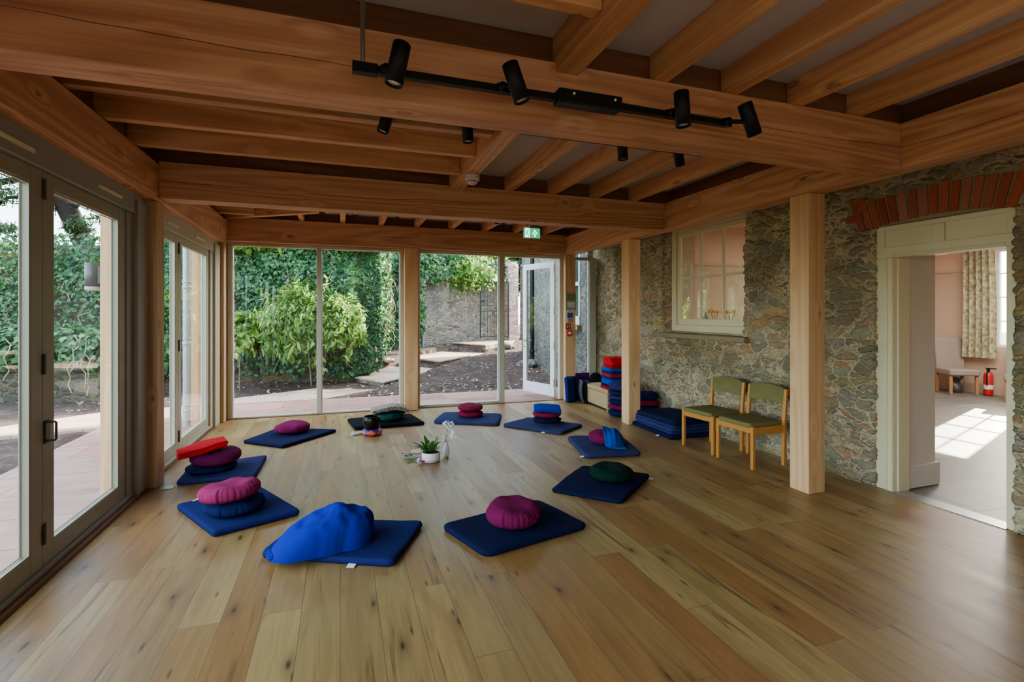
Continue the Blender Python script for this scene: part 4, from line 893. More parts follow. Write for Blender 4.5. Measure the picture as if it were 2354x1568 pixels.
def blossom(mb, c_, r, n):
    for i in range(n):
        a = rnd.uniform(0, 2*PI); e = rnd.uniform(-.9, 1.2); cc = Vector(c_) + Vector((math.cos(a)*math.cos(e), math.sin(a)*math.cos(e), math.sin(e)))*r*rnd.uniform(.5, 1)
        nrm = (cc-Vector(c_)).normalized() + Vector((0, -.5, .2)); nrm.normalize(); q = nrm.to_track_quat('Z', 'Y').to_matrix().to_4x4(); q.translation = cc
        for k_ in range(5):
            t = 2*PI*k_/5; mb.add([(0, 0, 0), (math.cos(t-.5)*.010, math.sin(t-.5)*.010, .003), (math.cos(t)*.016, math.sin(t)*.016, .004), (math.cos(t+.5)*.010, math.sin(t+.5)*.010, .003)], [(0, 1, 2, 3)], 0, False, q)
PET = plain('white_petal', '#e4e6e2', .7)
for c_, r, n in (((.0, 0, .335), .038, 15), ((.055, 0, .325), .036, 15), ((.03, 0, .30), .03, 9), ((.085, -.01, .19), .042, 20), ((.07, 0, .235), .025, 8), ((-.03, -.005, .155), .028, 12), ((-.018, 0, .205), .018, 5)):
    mb = MB(); blossom(mb, c_, r, n); obj('blossom', mb, PET, fs)
bxm = thing('matchbox', 'flat yellow matchbox lying behind the white pot', 'box', (.80, 5.62, 0), -.25)
obj('sleeve', MB().box(-.055, .055, -.03, .03, 0, .025), plain('pale_card', '#cfc4b8', .7), bxm, bevel=.001); obj('top_label', MB().box(-.055, .055, -.03, .03, .025, .0262), plain('yellow_card', '#d3b454', .6), bxm)
ff = thing('camellia_bloom', 'pink and white camellia bloom lying on the floor by the pot', 'flower', (.775, 5.19, 0))
for nme, c_, dx, cnt in (('white_petals', '#ead8dc', -.015, 12), ('pink_petals', '#c86f9c', .022, 10)):
    mb = MB()
    for i in range(cnt):
        a = rnd.uniform(0, 2*PI); blade(mb, (dx, 0, .012), (dx+math.cos(a)*.034, math.sin(a)*.03, rnd.uniform(.012, .055)), .032, .01, 5)
    obj(nme, mb, plain(nme, c_, .7), ff)
gl = thing('leaf_sprig', 'dark green leaf sprig lying on the floor left of the pot', 'leaves', (.71, 5.30, 0))
mb = MB()
for a, ln in ((2.6, .1), (.3, .12), (-.5, .1), (3.6, .08), (1.6, .06)): blade(mb, (0, 0, .012), (math.cos(a)*ln, math.sin(a)*ln, .02), .045, .012)
obj('leaves', mb, LEAF['plant'], gl)
hb2 = thing('hellebore_posy', 'small posy of dark seed heads with white specks behind the leaf sprig', 'posy', (.69, 5.42, 0))
mb = MB(); mb2 = MB()
for i in range(60):
    c_ = Vector((rnd.gauss(0, .03), rnd.gauss(0, .02), .02+abs(rnd.gauss(0, .016)))); a = rnd.uniform(0, 2*PI)
    blade(mb if i % 5 else mb2, c_, c_+Vector((math.cos(a)*.022, math.sin(a)*.022, .008)), .013, .003, 4)
n0 = len(mb.f); mb.add(mb2.v, mb2.f, 1); obj('seed_heads', mb, [plain('dark_seedhead', '#2a2f26', .8), PET], hb2)

# ------------------------------------------------------------------ chairs with green seats
def make_chair(loc, rz, lb):
    """front faces local -X, seat width along Y"""
    t = thing('side_chair', lb, 'chair', loc, rz, 'pair of green upholstered chairs')
    W = .245; D0, D1 = -.225, .215; s = .018
    mw = M['beech']
    for sy in (-1, 1):
        y = sy*(W-s)
        obj('leg', MB().box(D0, D0+.036, y-s, y+s, 0, .425), mw, t, bevel=.006, seg=3)
        mb = MB(); prof = [(D1-.02, 0), (D1+.02, 0), (D1+.018, .42), (D1+.048, .765), (D1+.04, .775), (D1+.015, .77), (D1-.018, .42)]
        mb.prism(prof, y-s, y+s, M=Matrix(((1,0,0,0),(0,0,1,0),(0,1,0,0),(0,0,0,1)))); o = obj('leg', mb, mw, t, bevel=.005, seg=3)
        obj('side_rail', MB().box(D0+.03, D1-.01, y-.011, y+.011, .335, .415), mw, t, bevel=.004)
        for bx_, bz_ in ((.026, .70), (.017, .65)): obj('bolt', MB().tube([(D1+bx_, y+sy*.0185, bz_), (D1+bx_, y+sy*.0195, bz_)], .006, 10), M['black'], t)
    obj('front_rail', MB().box(D0+.006, D0+.028, -W+.03, W-.03, .355, .415), mw, t, bevel=.004)
    obj('back_rail', MB().box(D1-.01, D1+.01, -W+.03, W-.03, .345, .40), mw, t, bevel=.004)
    q = [(D0-.005, -W+.028), (D1-.012, -W+.028), (D1-.012, W-.028), (D0-.005, W-.028)]
    obj('seat', mat_mesh(outline(q, .03), .05, .405, 3, .003), F['olive'], t)
    def bk(u, v):
        y = (-W+.03) + (2*W-.06)*u; z = .615 + .165*v + .012*math.sin(PI*u); return y, z
    rings = []
    for off, sc_ in ((-.018, .9), (-.024, .97), (-.012, 1), (.008, 1), (.016, .96), (.016, .85)):
        ring = []
        for u, v in [(i/16, 0) for i in range(16)] + [(1, j/6) for j in range(6)] + [(1-i/16, 1) for i in range(16)] + [(0, 1-j/6) for j in range(6)]:
            u2, v2 = .5+(u-.5)*(1-(1-sc_)*.5), .5+(v-.5)*sc_; y, z = bk(u2, v2)
            ring.append(Vector((D1+.012+off+(z-.42)*.085+.018*math.sin(PI*u2)-.01, y, z + (.012*math.sin(PI*u2) if v > .5 else 0))))
        rings.append(ring)
    obj('backrest', MB().loops(rings), F['olive'], t)
    return t
make_chair((4.055, 4.155, 0), .045, 'green upholstered wooden chair nearer the arched doorway')
make_chair((4.035, 4.70, 0), .07, 'green upholstered wooden chair nearer the mat pile')

# pile of spare mats by the post
for i, (m, t_, dx, dy, lb) in enumerate(((F['navyd'], .05, 0, 0, 'bottom mat of the pile beside the green chairs, white tag showing'), (F['navy2'], .042, .03, .02, 'second mat from the bottom of the pile beside the chairs'), (F['slate'], .04, .02, .03, 'middle slate mat of the pile beside the chairs'), (F['navy2'], .04, .03, .02, 'fourth mat from the bottom of the pile beside the chairs'), (F['navyd'], .06, .035, .03, 'thick dark top mat of the pile beside the chairs'))):
    z = [0, .048, .088, .126, .164][i]; w = [.66, .6, .6, .6, .58][i]; ln = [.92, .84, .83, .84, .80][i]
    o = thing('spare_mat', lb, 'mat', (3.84+w/2-.02+dx, 5.17+ln/2+dy-.02, z), .02*(i-2), 'pile of spare navy mats')
    q = [(-w/2, -ln/2), (w/2, -ln/2), (w/2, ln/2), (-w/2, ln/2)]
    obj('mat_cover', mat_mesh(outline(q, .05), t_, 0, 30+i, .008), m, o)
    if i == 0: obj('care_tag', MB().add([(-w/2+.01, -.2, .012), (-w/2+.01, -.24, .012), (-w/2-.035, -.245, .003), (-w/2-.035, -.2, .003)], [(0, 1, 2, 3)]), M['tag'], o)
# cushion stacks behind the middle post
z = 0
for i, (m, h) in enumerate(((F['navyq'], .10), (F['magenta'], .085), (F['navyq'], .07), (F['navy2'], .065), (F['navyq'], .065), (F['navy2'], .115))):
    zafu(4.02, 6.62, z, .2, h+.006, m, f'cushion {["at the bottom","second from the bottom, maroon,","third from the bottom","fourth from the bottom","fifth from the bottom","on top"][i]} of the stack between wicker chest and post', 40+i, name='spare_cushion'); z += h
z = 0
for i, (m, h) in enumerate(((F['navyq'], .10), (F['navyq'], .09), (F['maroon'], .085), (F['navyq'], .11))):
    zafu(4.27, 6.35, z, .17, h+.006, m, f'cushion {["at the bottom","second from the bottom","third from the bottom, maroon,","on top"][i]} of the stack against the stone wall by the post', 50+i, name='spare_cushion'); z += h

# wicker chest
def m_wicker():
    m, nt, b = newmat('woven_seagrass'); s = nd(nt, 'ShaderNodeSeparateXYZ', {0: objco(nt)})
    u = mth(nt, 'ADD', s.outputs[0], s.outputs[1])
    w1 = mth(nt, 'SINE', mth(nt, 'MULTIPLY', s.outputs[2], 330)); w2 = mth(nt, 'SINE', mth(nt, 'MULTIPLY', u, 190))
    ck = mth(nt, 'MULTIPLY', w1, w2); n = noi(nt, objco(nt), 30, 4).outputs[0]
    f = mth(nt, 'ADD', mth(nt, 'MULTIPLY_ADD', ck, .22, .3), mth(nt, 'MULTIPLY', n, .5))
    L(nt, ramp(nt, f, [(.15, '#6a5232'), (.5, '#a98c5c'), (.85, '#c9b283')]), b.inputs['Base Color']); b.inputs['Roughness'].default_value = .8
    bump(nt, b, f, .9, .008); return m
WK = m_wicker()
wc = thing('wicker_chest', 'woven seagrass chest with lid under the tall blanket stack', 'chest', (4.19, 7.36, 0), -.06)
obj('body', MB().box(-.20, .20, -.43, .43, .035, .275), WK, wc, bevel=.012)
obj('lid', MB().box(-.212, .212, -.442, .442, .28, .345), WK, wc, bevel=.014)
for a, b_ in ((-.195, -.425), (.195, -.425), (-.195, .425), (.195, .425)): obj('foot', MB().box(a-.02, a+.02, b_-.02, b_+.02, 0, .28), WK, wc, bevel=.006)
z = .347
stk = [('redd', 'red'), ('navyd', 'dark navy'), ('azure', 'azure'), ('blue', 'blue'), ('navy', 'navy'), ('red', 'thin red'), ('navy', 'navy'), ('azure', 'azure'), ('redd', 'dark red'), ('red', 'red'), ('red', 'bright red')]
pos = ['at the bottom of the stack', 'second from the bottom', 'third from the bottom', 'fourth from the bottom', 'fifth from the bottom', 'in the middle', 'just above the middle red one', 'just under the top three reds', 'third from the top', 'second from the top', 'topmost of the stack']
for i, (c_, nm) in enumerate(stk):
    h = [.04, .04, .042, .04, .045, .034, .05, .045, .055, .05, .058][i]; sx = [0, .015, .01, .02, .01, .02, .03, .02, .045, .05, .04][i]
    blanket('folded_blanket', 4.14+sx*.5, 7.07-sx, z, -.1+.05*math.sin(i*2.3), .32, .36, 2, h/2, F[c_], f'{nm} folded blanket {pos[i]} on the wicker chest', 60+i, grp='blankets stacked on the wicker chest'); z += h

# exercise mats leaning in the corner
def lean(name, x, y, rz, w, h, t_, tilt, m, lb, curve=0):
    def fn(u, v): return (-w/2+w*u, curve*math.sin(PI*v)*.5 + .004*noise.noise((u*3, v*3, x*9)), h*v)
    mb = MB().grid(fn, 10, 12)
    o = obj(name, mb, m, loc=(x, y, .004), rot=(-tilt, 0, rz), label=lb, cat='mat', group='mats leaning in the corner')
    q_ = o.modifiers.new('t', 'SOLIDIFY'); q_.thickness = t_; q_.offset = 0; return o
lean('exercise_mat', 3.80, 7.905, .28, .17, .40, .03, .10, F['navy'], 'navy mat leaning on the corner post, foremost of the three')
lean('exercise_mat', 3.80, 7.965, .22, .17, .42, .03, .10, F['blued'], 'blue mat leaning on the corner post, behind the foremost navy one')
lean('exercise_mat', 3.90, 8.02, .12, .30, .43, .025, .08, F['navy2'], 'wider blue mat leaning at the back against the corner post')
lean('exercise_mat', 4.12, 8.12, .05, .30, .47, .02, .06, F['purple'], 'purple mat leaning against the narrow window')
lean('foam_mat', 3.99, 7.86, 1.25, .30, .38, .03, .05, F['grey'], 'grey curved foam mat nearest the navy leaning mats', .06)
lean('foam_mat', 4.045, 7.84, 1.25, .30, .37, .03, .04, F['black'], 'dark foam mat between two grey ones beside the wicker chest', .06)
lean('foam_mat', 4.09, 7.83, 1.25, .30, .36, .03, .04, F['grey'], 'grey foam mat touching the wicker chest', .05)
def bag():
    mb = MB(); rings = []
    for i in range(1, 14):
        a = PI*i/14; ring = []
        for k_ in range(24):
            t = 2*PI*k_/24; r = abs(math.sin(a))**.7; x, y_, z = .14*r*math.cos(t), .1*r*math.sin(t), .24-.24*math.cos(a)
            n_ = noise.noise((x*9, y_*9, z*7))*.02; ring.append(Vector((x+n_, y_+n_, z+n_)))
        rings.append(ring)
    return mb.loops(rings)
obj('cloth_bag', bag(), F['black'], loc=(4.30, 7.97, .01), label='slumped black cloth bag behind the wicker chest', cat='bag')

# ------------------------------------------------------------------ things in the house room
def side_seat(loc, rz, lb):
    t = thing('upholstered_chair', lb, 'chair', loc, rz, 'taupe high-backed chairs')
    wd = plain('light_oak_leg', '#a1744a', .5)
    for x, y in ((-.21, -.2), (.21, -.2), (-.21, .22), (.21, .22)): obj('leg', MB().box(x-.022, x+.022, y-.022, y+.022, 0, .36), wd, t, bevel=.004)
    obj('seat', MB().box(-.25, .25, -.26, .26, .36, .48), M['taupe'], t, bevel=.03, seg=3)
    mb = MB().grid(lambda u, v: (-.24+.48*u, .21+.10*v**1.6+.02*math.cos(PI*u*2)*.3, .40+.66*v), 10, 12)
    o = obj('backrest', mb, M['taupe'], t); q_ = o.modifiers.new('t', 'SOLIDIFY'); q_.thickness = .075; q_.offset = 0
    q_ = o.modifiers.new('b', 'BEVEL'); q_.width = .02; q_.segments = 3; q_.limit_method = 'ANGLE'
    return t
side_seat((11.30, 6.40, 0), -.55, 'taupe high-backed chair standing under the curtain in the house room')
side_seat((11.35, 5.40, 0), -1.2, 'taupe chair cut off by the doorway edge in the house room')
cu = MB().grid(lambda u, v: (.045*math.sin(u*30+.5*math.sin(v*3)), (u-.5)*(.48+.04*v), 2.76-2.06*v), 90, 20)
def m_curtain():
    m, nt, b = newmat('patterned_curtain'); co = objco(nt); n = noi(nt, co, 13, 4, .7).outputs[0]; n2 = noi(nt, vadd(nt, co, (5, 3, 1)), 9, 3, .6).outputs[0]
    c = ramp(nt, n, [(.35, '#6d6a50'), (.5, '#a39a78'), (.62, '#c3bb9c')]); c = mixc(nt, ramp(nt, n2, [(.56, 0), (.64, .8)]), c, '#b08a5a'); c = mixc(nt, ramp(nt, n2, [(.3, .7), (.4, 0)]), c, '#5f7a66')
    L(nt, c, b.inputs['Base Color']); b.inputs['Roughness'].default_value = .9; return m
obj('curtain', cu, m_curtain(), loc=(11.55, 6.17, 0), label='green and gold patterned curtain beside the bright window of the house room', cat='curtain')
hw = thing('window_6', 'bright sash window of the house room letting in sun', 'window', (11.82, (wy0+wy1)/2, 0), kind='structure')
mb = MB(); c0 = (wy0+wy1)/2
for y in (wy0, wy1-.04): mb.box(-.03, .03, y-c0, y+.04-c0, wz0, wz1)
mb.box(-.03, .03, wy0-c0, wy1-c0, wz0, wz0+.05); mb.box(-.03, .03, wy0-c0, wy1-c0, wz1-.05, wz1); mb.box(-.02, .02, -.012, .012, wz0, wz1)
for z in (1.40, 1.85, 2.3): mb.box(-.02, .02, wy0-c0, wy1-c0, z-.014, z+.014)
obj('sash', mb, M['doorwhite'], hw)
obj('pane', MB().add([(0, wy0-c0, wz0), (0, wy1-c0, wz0), (0, wy1-c0, wz1), (0, wy0-c0, wz1)], [(0, 1, 2, 3)]), M['glass'], hw)
fe = thing('fire_extinguisher', 'red fire extinguisher on the floor behind the taupe chair', 'extinguisher', (11.55, 6.03, 0))
obj('cylinder', MB().lathe([(0, 0), (.065, 0), (.07, .02), (.07, .38), (.05, .43), (.02, .45), (0, .45)], 28), M['red_pl'], fe); obj('valve', MB().box(-.02, .02, -.02, .02, .45, .50).box(-.015, .015, -.12, .04, .50, .52).tube([(0, -.02, .47), (-.08, -.02, .42), (-.08, -.02, .2)], .012, 8), M['black'], fe); obj('band', MB().lathe([(.0705, .12), (.071, .125), (.071, .20), (.0705, .205)], 28), P['white'], fe)
obj('waste_bin', MB().lathe([(0, .0), (.11, 0), (.12, .28), (.115, .28), (.105, .01), (0, .01)], 28), M['steel'], loc=(11.48, 6.52, 0), label='small round steel bin behind the chair legs in the house room', cat='bin')
lm = thing('pendant_lamp', 'pink lampshade hanging high in the house room', 'lamp', (8.0, 4.85, 2.39))
obj('lamp_shade', MB().lathe([(.20, 0), (.15, .24), (.147, .24), (.197, 0)], 40), plain('pink_shade', '#d99a86', .8), lm); obj('cord', MB().tube([(0, 0, .2), (0, 0, .67)], .004, 8), M['white_pl'], lm)
# daffodils and ornaments on the inner window ledge
def vase_daff(loc, lb, n, vc, vr, vh, spread):
    v = thing('flower_vase', f'{lb} on the ledge inside the sash window', 'vase', loc)
    obj('vase_body', MB().lathe([(0, 0), (vr*.7, 0), (vr*.8, vh*.2), (vr, vh), (vr*.92, vh), (vr*.7, vh*.3), (0, vh*.25)], 24), vc, v)
    for i in range(n):
        f = thing('daffodil', f'yellow daffodil {["leaning toward the viewer","upright","leaning left","leaning right","at the back"][i]} in the {lb}', 'flower', (loc[0], loc[1], loc[2]+vh*.5))
        a = 2*PI*i/n+.6; tp = Vector((math.cos(a)*spread*.5, math.sin(a)*spread, vh*.5+.11+.02*math.sin(i*3)))
        obj('stem', MB().tube([(0, 0, 0), tuple(tp*.6), tuple(tp)], .004, 6), LEAF['plant'], f)
        q_ = Matrix.Translation(tp) @ Vector((-1, .4, .15)).normalized().to_track_quat('Z', 'Y').to_matrix().to_4x4()
        mb = MB()
        for k_ in range(6):
            t = 2*PI*k_/6; mb.add([(0, 0, 0), (math.cos(t-.4)*.036, math.sin(t-.4)*.036, .004), (math.cos(t)*.062, math.sin(t)*.062, .002), (math.cos(t+.4)*.036, math.sin(t+.4)*.036, .004)], [(0, 1, 2, 3)], 0, False, q_)
        obj('petals', mb, plain('daffodil_petal', '#efe6a0', .6), f); obj('trumpet', MB().lathe([(.012, 0), (.018, .024), (.024, .032)], 14, M=q_), plain('daffodil_trumpet', '#eeb03a', .6), f)
vase_daff((4.90, 5.66, 1.31), 'slim green vase of daffodils', 3, plain('green_glass_vase', '#4a5a2c', .3), .04, .15, .07)
vase_daff((4.90, 5.38, 1.31), 'squat olive pot of daffodils', 4, plain('olive_pot', '#6f7030', .5), .075, .14, .09)
obj('carved_figure', MB().lathe([(0, 0), (.035, 0), (.045, .06), (.03, .12), (.034, .17), (.02, .22), (.008, .25), (0, .255)], 20), plain('dark_wood_figure', '#4a3420', .5), loc=(4.93, 5.87, 1.31), label='dark carved wooden figure on the ledge inside the sash window', cat='ornament')
obj('card_box', MB().box(-.03, .03, -.07, .07, 0, .14), plain('brown_card_box', '#7d6a52', .7), loc=(4.93, 5.16, 1.31), rot=(0, 0, .15), label='brown box standing on the ledge behind the daffodil pot', cat='box', bevel=.002)

# ------------------------------------------------------------------ garden
def ss(a, b_, x): t = min(1, max(0, (x-a)/(b_-a))); return t*t*(3-2*t)
R1, R2, R3, L1, L2, L3 = (.88, 11.02), (2.50, 13.15), (4.38, 15.4), (.17, 12.3), (1.75, 14.6), (3.6, 16.85)
STEPS = [(R1, R2, L1, .09), (R2, R3, L2, .287), (R3, (6.2, 17.4), L3, .55)]
def terr(x, y):
    w = ss(-1.2, 1.2, x); z = -.10
    z += w*.088*max(0, y-10.15) * (1-ss(16.5, 20, y)*.15)
    z += (1-w)*.045*max(0, y-10.8)*ss(10.8, 13, y)
    if y > 10.1 or x < -3.3:
        z += .05*noise.noise((x*.9, y*.9, 1)) + .025*noise.noise((x*3.1, y*3.1, 4))
    if -3.3 < x < 4.8 and y < 10.0: z = -.12
    for (ax, ay), (bx, by), (lx, ly), zt in STEPS:
        ux, uy = bx-ax, by-ay; n_ = math.hypot(ux, uy); ux /= n_; uy /= n_; px, py = x-ax, y-ay
        al = px*ux+py*uy; sd2 = -px*uy+py*ux; wd = abs(-(lx-ax)*uy+(ly-ay)*ux)
        if -.15 < al < n_ and -.02 < sd2 < wd+.1: z = min(z, zt-.12)
    return z
gx_, gy_ = 230, 230
mb = MB().grid(lambda u, v: (-16+26*u, -4+28*v, 0), gx_, gy_)
mb.v = [(x, y, terr(x, y)) for x, y, z in mb.v]
S('ground', mb, M['ground'], 'bare reddish garden soil rising toward the stone wall', 'ground')
S('ground_far', BX(-60, 60, -60, 80, -.5, -.3), plain('far_grass', '#4b5a30', .95), 'grass field beyond the garden', 'ground')
S('patio', MB().box(-3.2, 4.55, 8.36, 10.02, -.16, -.06).box(-3.2, -1.86, -4, 8.36, -.16, -.06), M['paving'], 'pink sandstone paving round the garden room', 'patio')
S('path_left', MB().prism([(-3.2, 8.55), (-3.2, 9.95), (-3.7, 9.86), (-4.6, 9.05), (-9, 7.6), (-9, 6.5), (-4.25, 8.35)], -.16, -.062), M['paving2'], 'pale stone path leaving the patio beyond the folding doors', 'path')
S('path_steps', MB().prism([(-1.9, 10.0), (-.29, 10.02), (.95, 11.1), (.25, 12.45), (-.48, 11.5), (-1.9, 10.62)], -.2, -.052), M['paving2'], 'sandstone path running from the patio to the garden steps', 'path')
R1, R2, R3, L1, L2, L3 = (.88, 11.02), (2.50, 13.15), (4.38, 15.4), (.17, 12.3), (1.75, 14.6), (3.6, 16.85)
def step(poly, z0, z1, lb):
    cx = sum(p[0] for p in poly)/len(poly); cy = sum(p[1] for p in poly)/len(poly)
    t = thing('garden_step', lb, 'step', (cx, cy, 0), group='sandstone garden steps')
    lp = [(a-cx, b_-cy) for a, b_ in poly]
    obj('tread', MB().prism(lp, z1-.04, z1), M['paving2'], t, bevel=.008)
    obj('riser', MB().prism([(a*.975, b_*.975) for a, b_ in lp], z0, z1-.04), M['riser'], t)
step([R1, (2.65, 13.35), (1.9, 14.8), L1], -.12, .09, 'lowest sandstone garden step, next to the paved path')
step([R2, (4.53, 15.6), (3.75, 17.05), L2], -.05, .287, 'middle sandstone garden step seen through the right window')
step([R3, (5.85, 16.9), (6.5, 18.4), L3], .1, .55, 'top sandstone garden step in front of the iron gate')

def wall_seg(name, a, b_, z0, z1, th, m, lb, topn=.08, n=40, cat='wall'):
    a, b_ = Vector((a[0], a[1], 0)), Vector((b_[0], b_[1], 0)); d_ = (b_-a); ln = d_.length; d_.normalize(); nn = Vector((d_.y, -d_.x, 0))
    mb = MB(); rings = []
    prof = [(0, 0), (.33, 0), (.66, 0), (1, 0)]
    V = []
    for i in range(n+1):
        u = i/n; p = a + d_*ln*u
        zt_ = z1 + topn*noise.noise((p.x*1.3, p.y*1.3, 5)) + topn*.5*noise.noise((p.x*4, p.y*4, 2))
        for j in range(9):
            v = j/8; z = z0+(zt_-z0)*v; o_ = th/2 + .03*noise.noise((p.x*2, p.y*2, z*2)); V.append(p+nn*o_+Vector((0, 0, z)))
        for j in range(2): V.append(p+nn*th*(.2-.4*j)+Vector((0, 0, zt_+.03)))
        for j in range(2): V.append(p-nn*th/2+Vector((0, 0, zt_ if j == 0 else z0)))
    k_ = 13
    mb.add(V, [(i*k_+j, (i+1)*k_+j, (i+1)*k_+j+1, i*k_+j+1) for i in range(n) for j in range(k_-1)] + [tuple(range(k_)), tuple(range(n*k_, (n+1)*k_))[::-1]], 0, True)
    return obj(name, mb, m, label=lb, cat=cat, kind='structure')
W1a, W1b = (-13.0, 16.4), (.45, 12.25)
W2a, W2b = (1.0, 16.05), (6.15, 18.35)
W3a, W3b = (.45, 12.25), (1.1, 16.3)
wall_seg('wall_garden_left', W1a, W1b, -.4, 3.08, .45, M['stone_dark'], 'old garden wall smothered in ivy beyond the patio')
wall_seg('wall_garden_back', W2a, W2b, -.2, 3.3, .45, M['stone_ext'], 'grey rubble garden wall behind the iron gate')
wall_seg('wall_garden_return', W3b, W3a, -.3, 3.0, .4, M['stone_dark'], 'return of the ivy wall running back toward the grey wall')
wall_seg('wall_garden_right', (4.62, 8.45), (5.75, 15.2), -.3, 3.5, .4, M['stone_ext'], 'outer house wall beyond the open glass door', .05)
wall_seg('wall_retaining', (-9.5, 13.0), (-3.5, 11.25), -.3, .42, .35, M['stone_dark'], 'low stone retaining wall under the hedge', .04)
S('house_upper', BX(5.15, 11.9, -3, 11.6, 3.25, 5.9), M['dusk'], 'unseen upper storey of the old house, extended to block the sun', 'house')  # unseen block, stretched past the house room to keep sun off the glazing
ow = thing('window_7', 'white sash window in the outer house wall, glimpsed through the narrow window', 'window', (4.52, 9.45, 0), kind='structure')
mb = MB()
for y in (-.48, .42): mb.box(-.03, .05, y, y+.06, 1.3, 3.0)
mb.box(-.04, .05, -.48, .48, 1.32, 1.49); mb.box(-.04, .05, -.48, .48, 2.10, 2.18); mb.box(-.03, .05, -.48, .48, 2.92, 3.0); mb.box(-.02, .03, -.015, .015, 1.4, 2.95)
obj('sash', mb, M['doorwhite'], ow); obj('pane', MB().box(.0, .04, -.44, .44, 1.4, 2.95), plain('dim_pane', '#39423f', .1), ow); obj('stone_sill', MB().box(-.12, .06, -.56, .56, 1.22, 1.31), M['flag'], ow)
gp = thing('gate_pillar', 'pinkish stone gate pillar beside the wrought iron gate', 'pillar', (6.0, 17.55, .4))
obj('shaft', MB().prism([(-.19, -.22), (.19, -.22), (.21, .22), (-.21, .22)], 0, 2.85), M['stone_pink'], gp, bevel=.03); obj('cap', MB().lathe([(.26, 2.85), (.24, 2.95), (.12, 3.03), (0, 3.05)], 12), M['stone_pink'], gp)
gp2 = thing('gate_pillar', 'farther stone gate pillar half hidden by the open door', 'pillar', (6.75, 18.0, .4))
obj('shaft', MB().prism([(-.2, -.2), (.2, -.2), (.2, .2), (-.2, .2)], 0, 2.9), M['stone_ext'], gp2, bevel=.03); obj('cap', MB().lathe([(.26, 2.9), (.22, 3.02), (0, 3.1)], 12), M['stone_ext'], gp2)
# wrought iron gate
ga = thing('iron_gate', 'black wrought iron garden gate with arched scroll top', 'gate', (4.66, 17.02, .68), math.atan2(-.27, .92))
GW = .98
mb = MB()
for x in (0, GW): mb.box(x-.025, x+.025, -.02, .02, 0, 1.95)
mb.box(0, GW, -.015, .015, .04, .075); mb.box(0, GW, -.015, .015, 1.93, 1.96); mb.box(0, GW, -.012, .012, .93, .955); mb.box(0, GW, -.012, .012, 1.12, 1.145)
obj('gate_frame', mb, M['iron'], ga)
for i in range(1, 8):
    x = GW*i/8; obj('bar', MB().tube([(x, 0, .05), (x, 0, .94)], .009, 6).tube([(x, 0, 1.13), (x, 0, 1.94)], .009, 6), M['iron'], ga)
obj('arch_top', MB().tube([(GW/2+GW/2*math.cos(t), 0, 1.95+.52*math.sin(t)) for t in [PI*i/24 for i in range(25)]], .016, 8), M['iron'], ga)
mb = MB()
for s in (-1, 1):
    mb.tube([(GW/2+s*(.05+.16*math.sin(t*1.1)), 0, 2.0+.16*t) for t in [i*.25 for i in range(12)]], .010, 6)
    mb.tube([(GW/2+s*(.18+.09*math.cos(t)), 0, 1.04+.07*math.sin(t)) for t in [2*PI*i/20*.9 for i in range(21)]], .009, 6)
obj('scrollwork', mb, M['iron'], ga); obj('latch', MB().box(-.03, .16, -.03, .03, 1.24, 1.33), M['iron'], ga)
# standpipe
sp = thing('standpipe', 'blue garden tap on an upright pipe beside the middle post view', 'tap', (2.55, 16.45, .38))
obj('pipe', MB().tube([(0, 0, 0), (0, 0, .85)], .05, 12), plain('grey_pipe', '#5d6670', .5), sp); obj('tap_body', MB().tube([(0, 0, .85), (0, 0, 1.05)], .035, 10).tube([(0, 0, .97), (.12, -.05, .95), (.13, -.05, .88)], .025, 8), plain('dark_tap', '#2f4a7a', .4), sp); obj('tap_handle', MB().box(-.05, .03, -.02, .02, 1.05, 1.22), plain('blue_handle', '#2f74d8', .4), sp)
# downpipes and exterior lamp
dp = thing('downpipe', 'black cast downpipe on the outer house wall seen through the open door', 'downpipe', (5.18, 13.35, .1))
obj('pipe', MB().tube([(0, 0, 0), (0, 0, 3.6)], .055, 14), M['black'], dp); obj('collar', MB().lathe([(.055, .3), (.072, .31), (.072, .40), (.055, .41)], 16).lathe([(.055, .1), (.07, .1), (.06, .2), (.055, .2)], 16), M['black'], dp)
zp = thing('downpipe', 'grey metal downpipe outside the farther folding doors', 'downpipe', (-2.07, 8.27, -.06))
obj('pipe', MB().tube([(0, 0, 0), (0, 0, 2.75)], .05, 16), M['zinc'], zp)
for z in (.2, 1.15, 1.95): obj('collar', MB().lathe([(.05, z), (.056, z+.005), (.056, z+.05), (.05, z+.055)], 16).lathe([(.05, z+.09), (.054, z+.095), (.054, z+.11), (.05, z+.115)], 16), M['zinc'], zp)
beam('verandah_post', -1.975, -1.885, 5.28, 5.37, -.06, 2.7, M['post'], 'outdoor timber post holding the grey wall lamp', 'post', 'outdoor timber posts')
beam('verandah_post', -1.99, -1.90, 8.16, 8.25, -.06, 2.7, M['post'], 'outdoor timber post beside the grey downpipe', 'post', 'outdoor timber posts')
el = thing('outdoor_lamp', 'dark grey cylinder wall lamp on the outdoor post', 'lamp', (-2.045, 5.33, 1.78))
obj('lamp_body', MB().lathe([(0, .21), (.055, .21), (.055, -.005), (.05, -.005), (0, 0)], 24), plain('anthracite', '#4a4742', .45), el); obj('lens_ring', MB().lathe([(.0555, .0), (.0555, -.025), (.05, -.03), (0, -.03)], 24), plain('satin_lens', '#b9b4a8', .3), el); obj('bracket', MB().box(.0, .075, -.03, .03, .03, .18), plain('anthracite_bracket', '#3f3c38', .5), el)

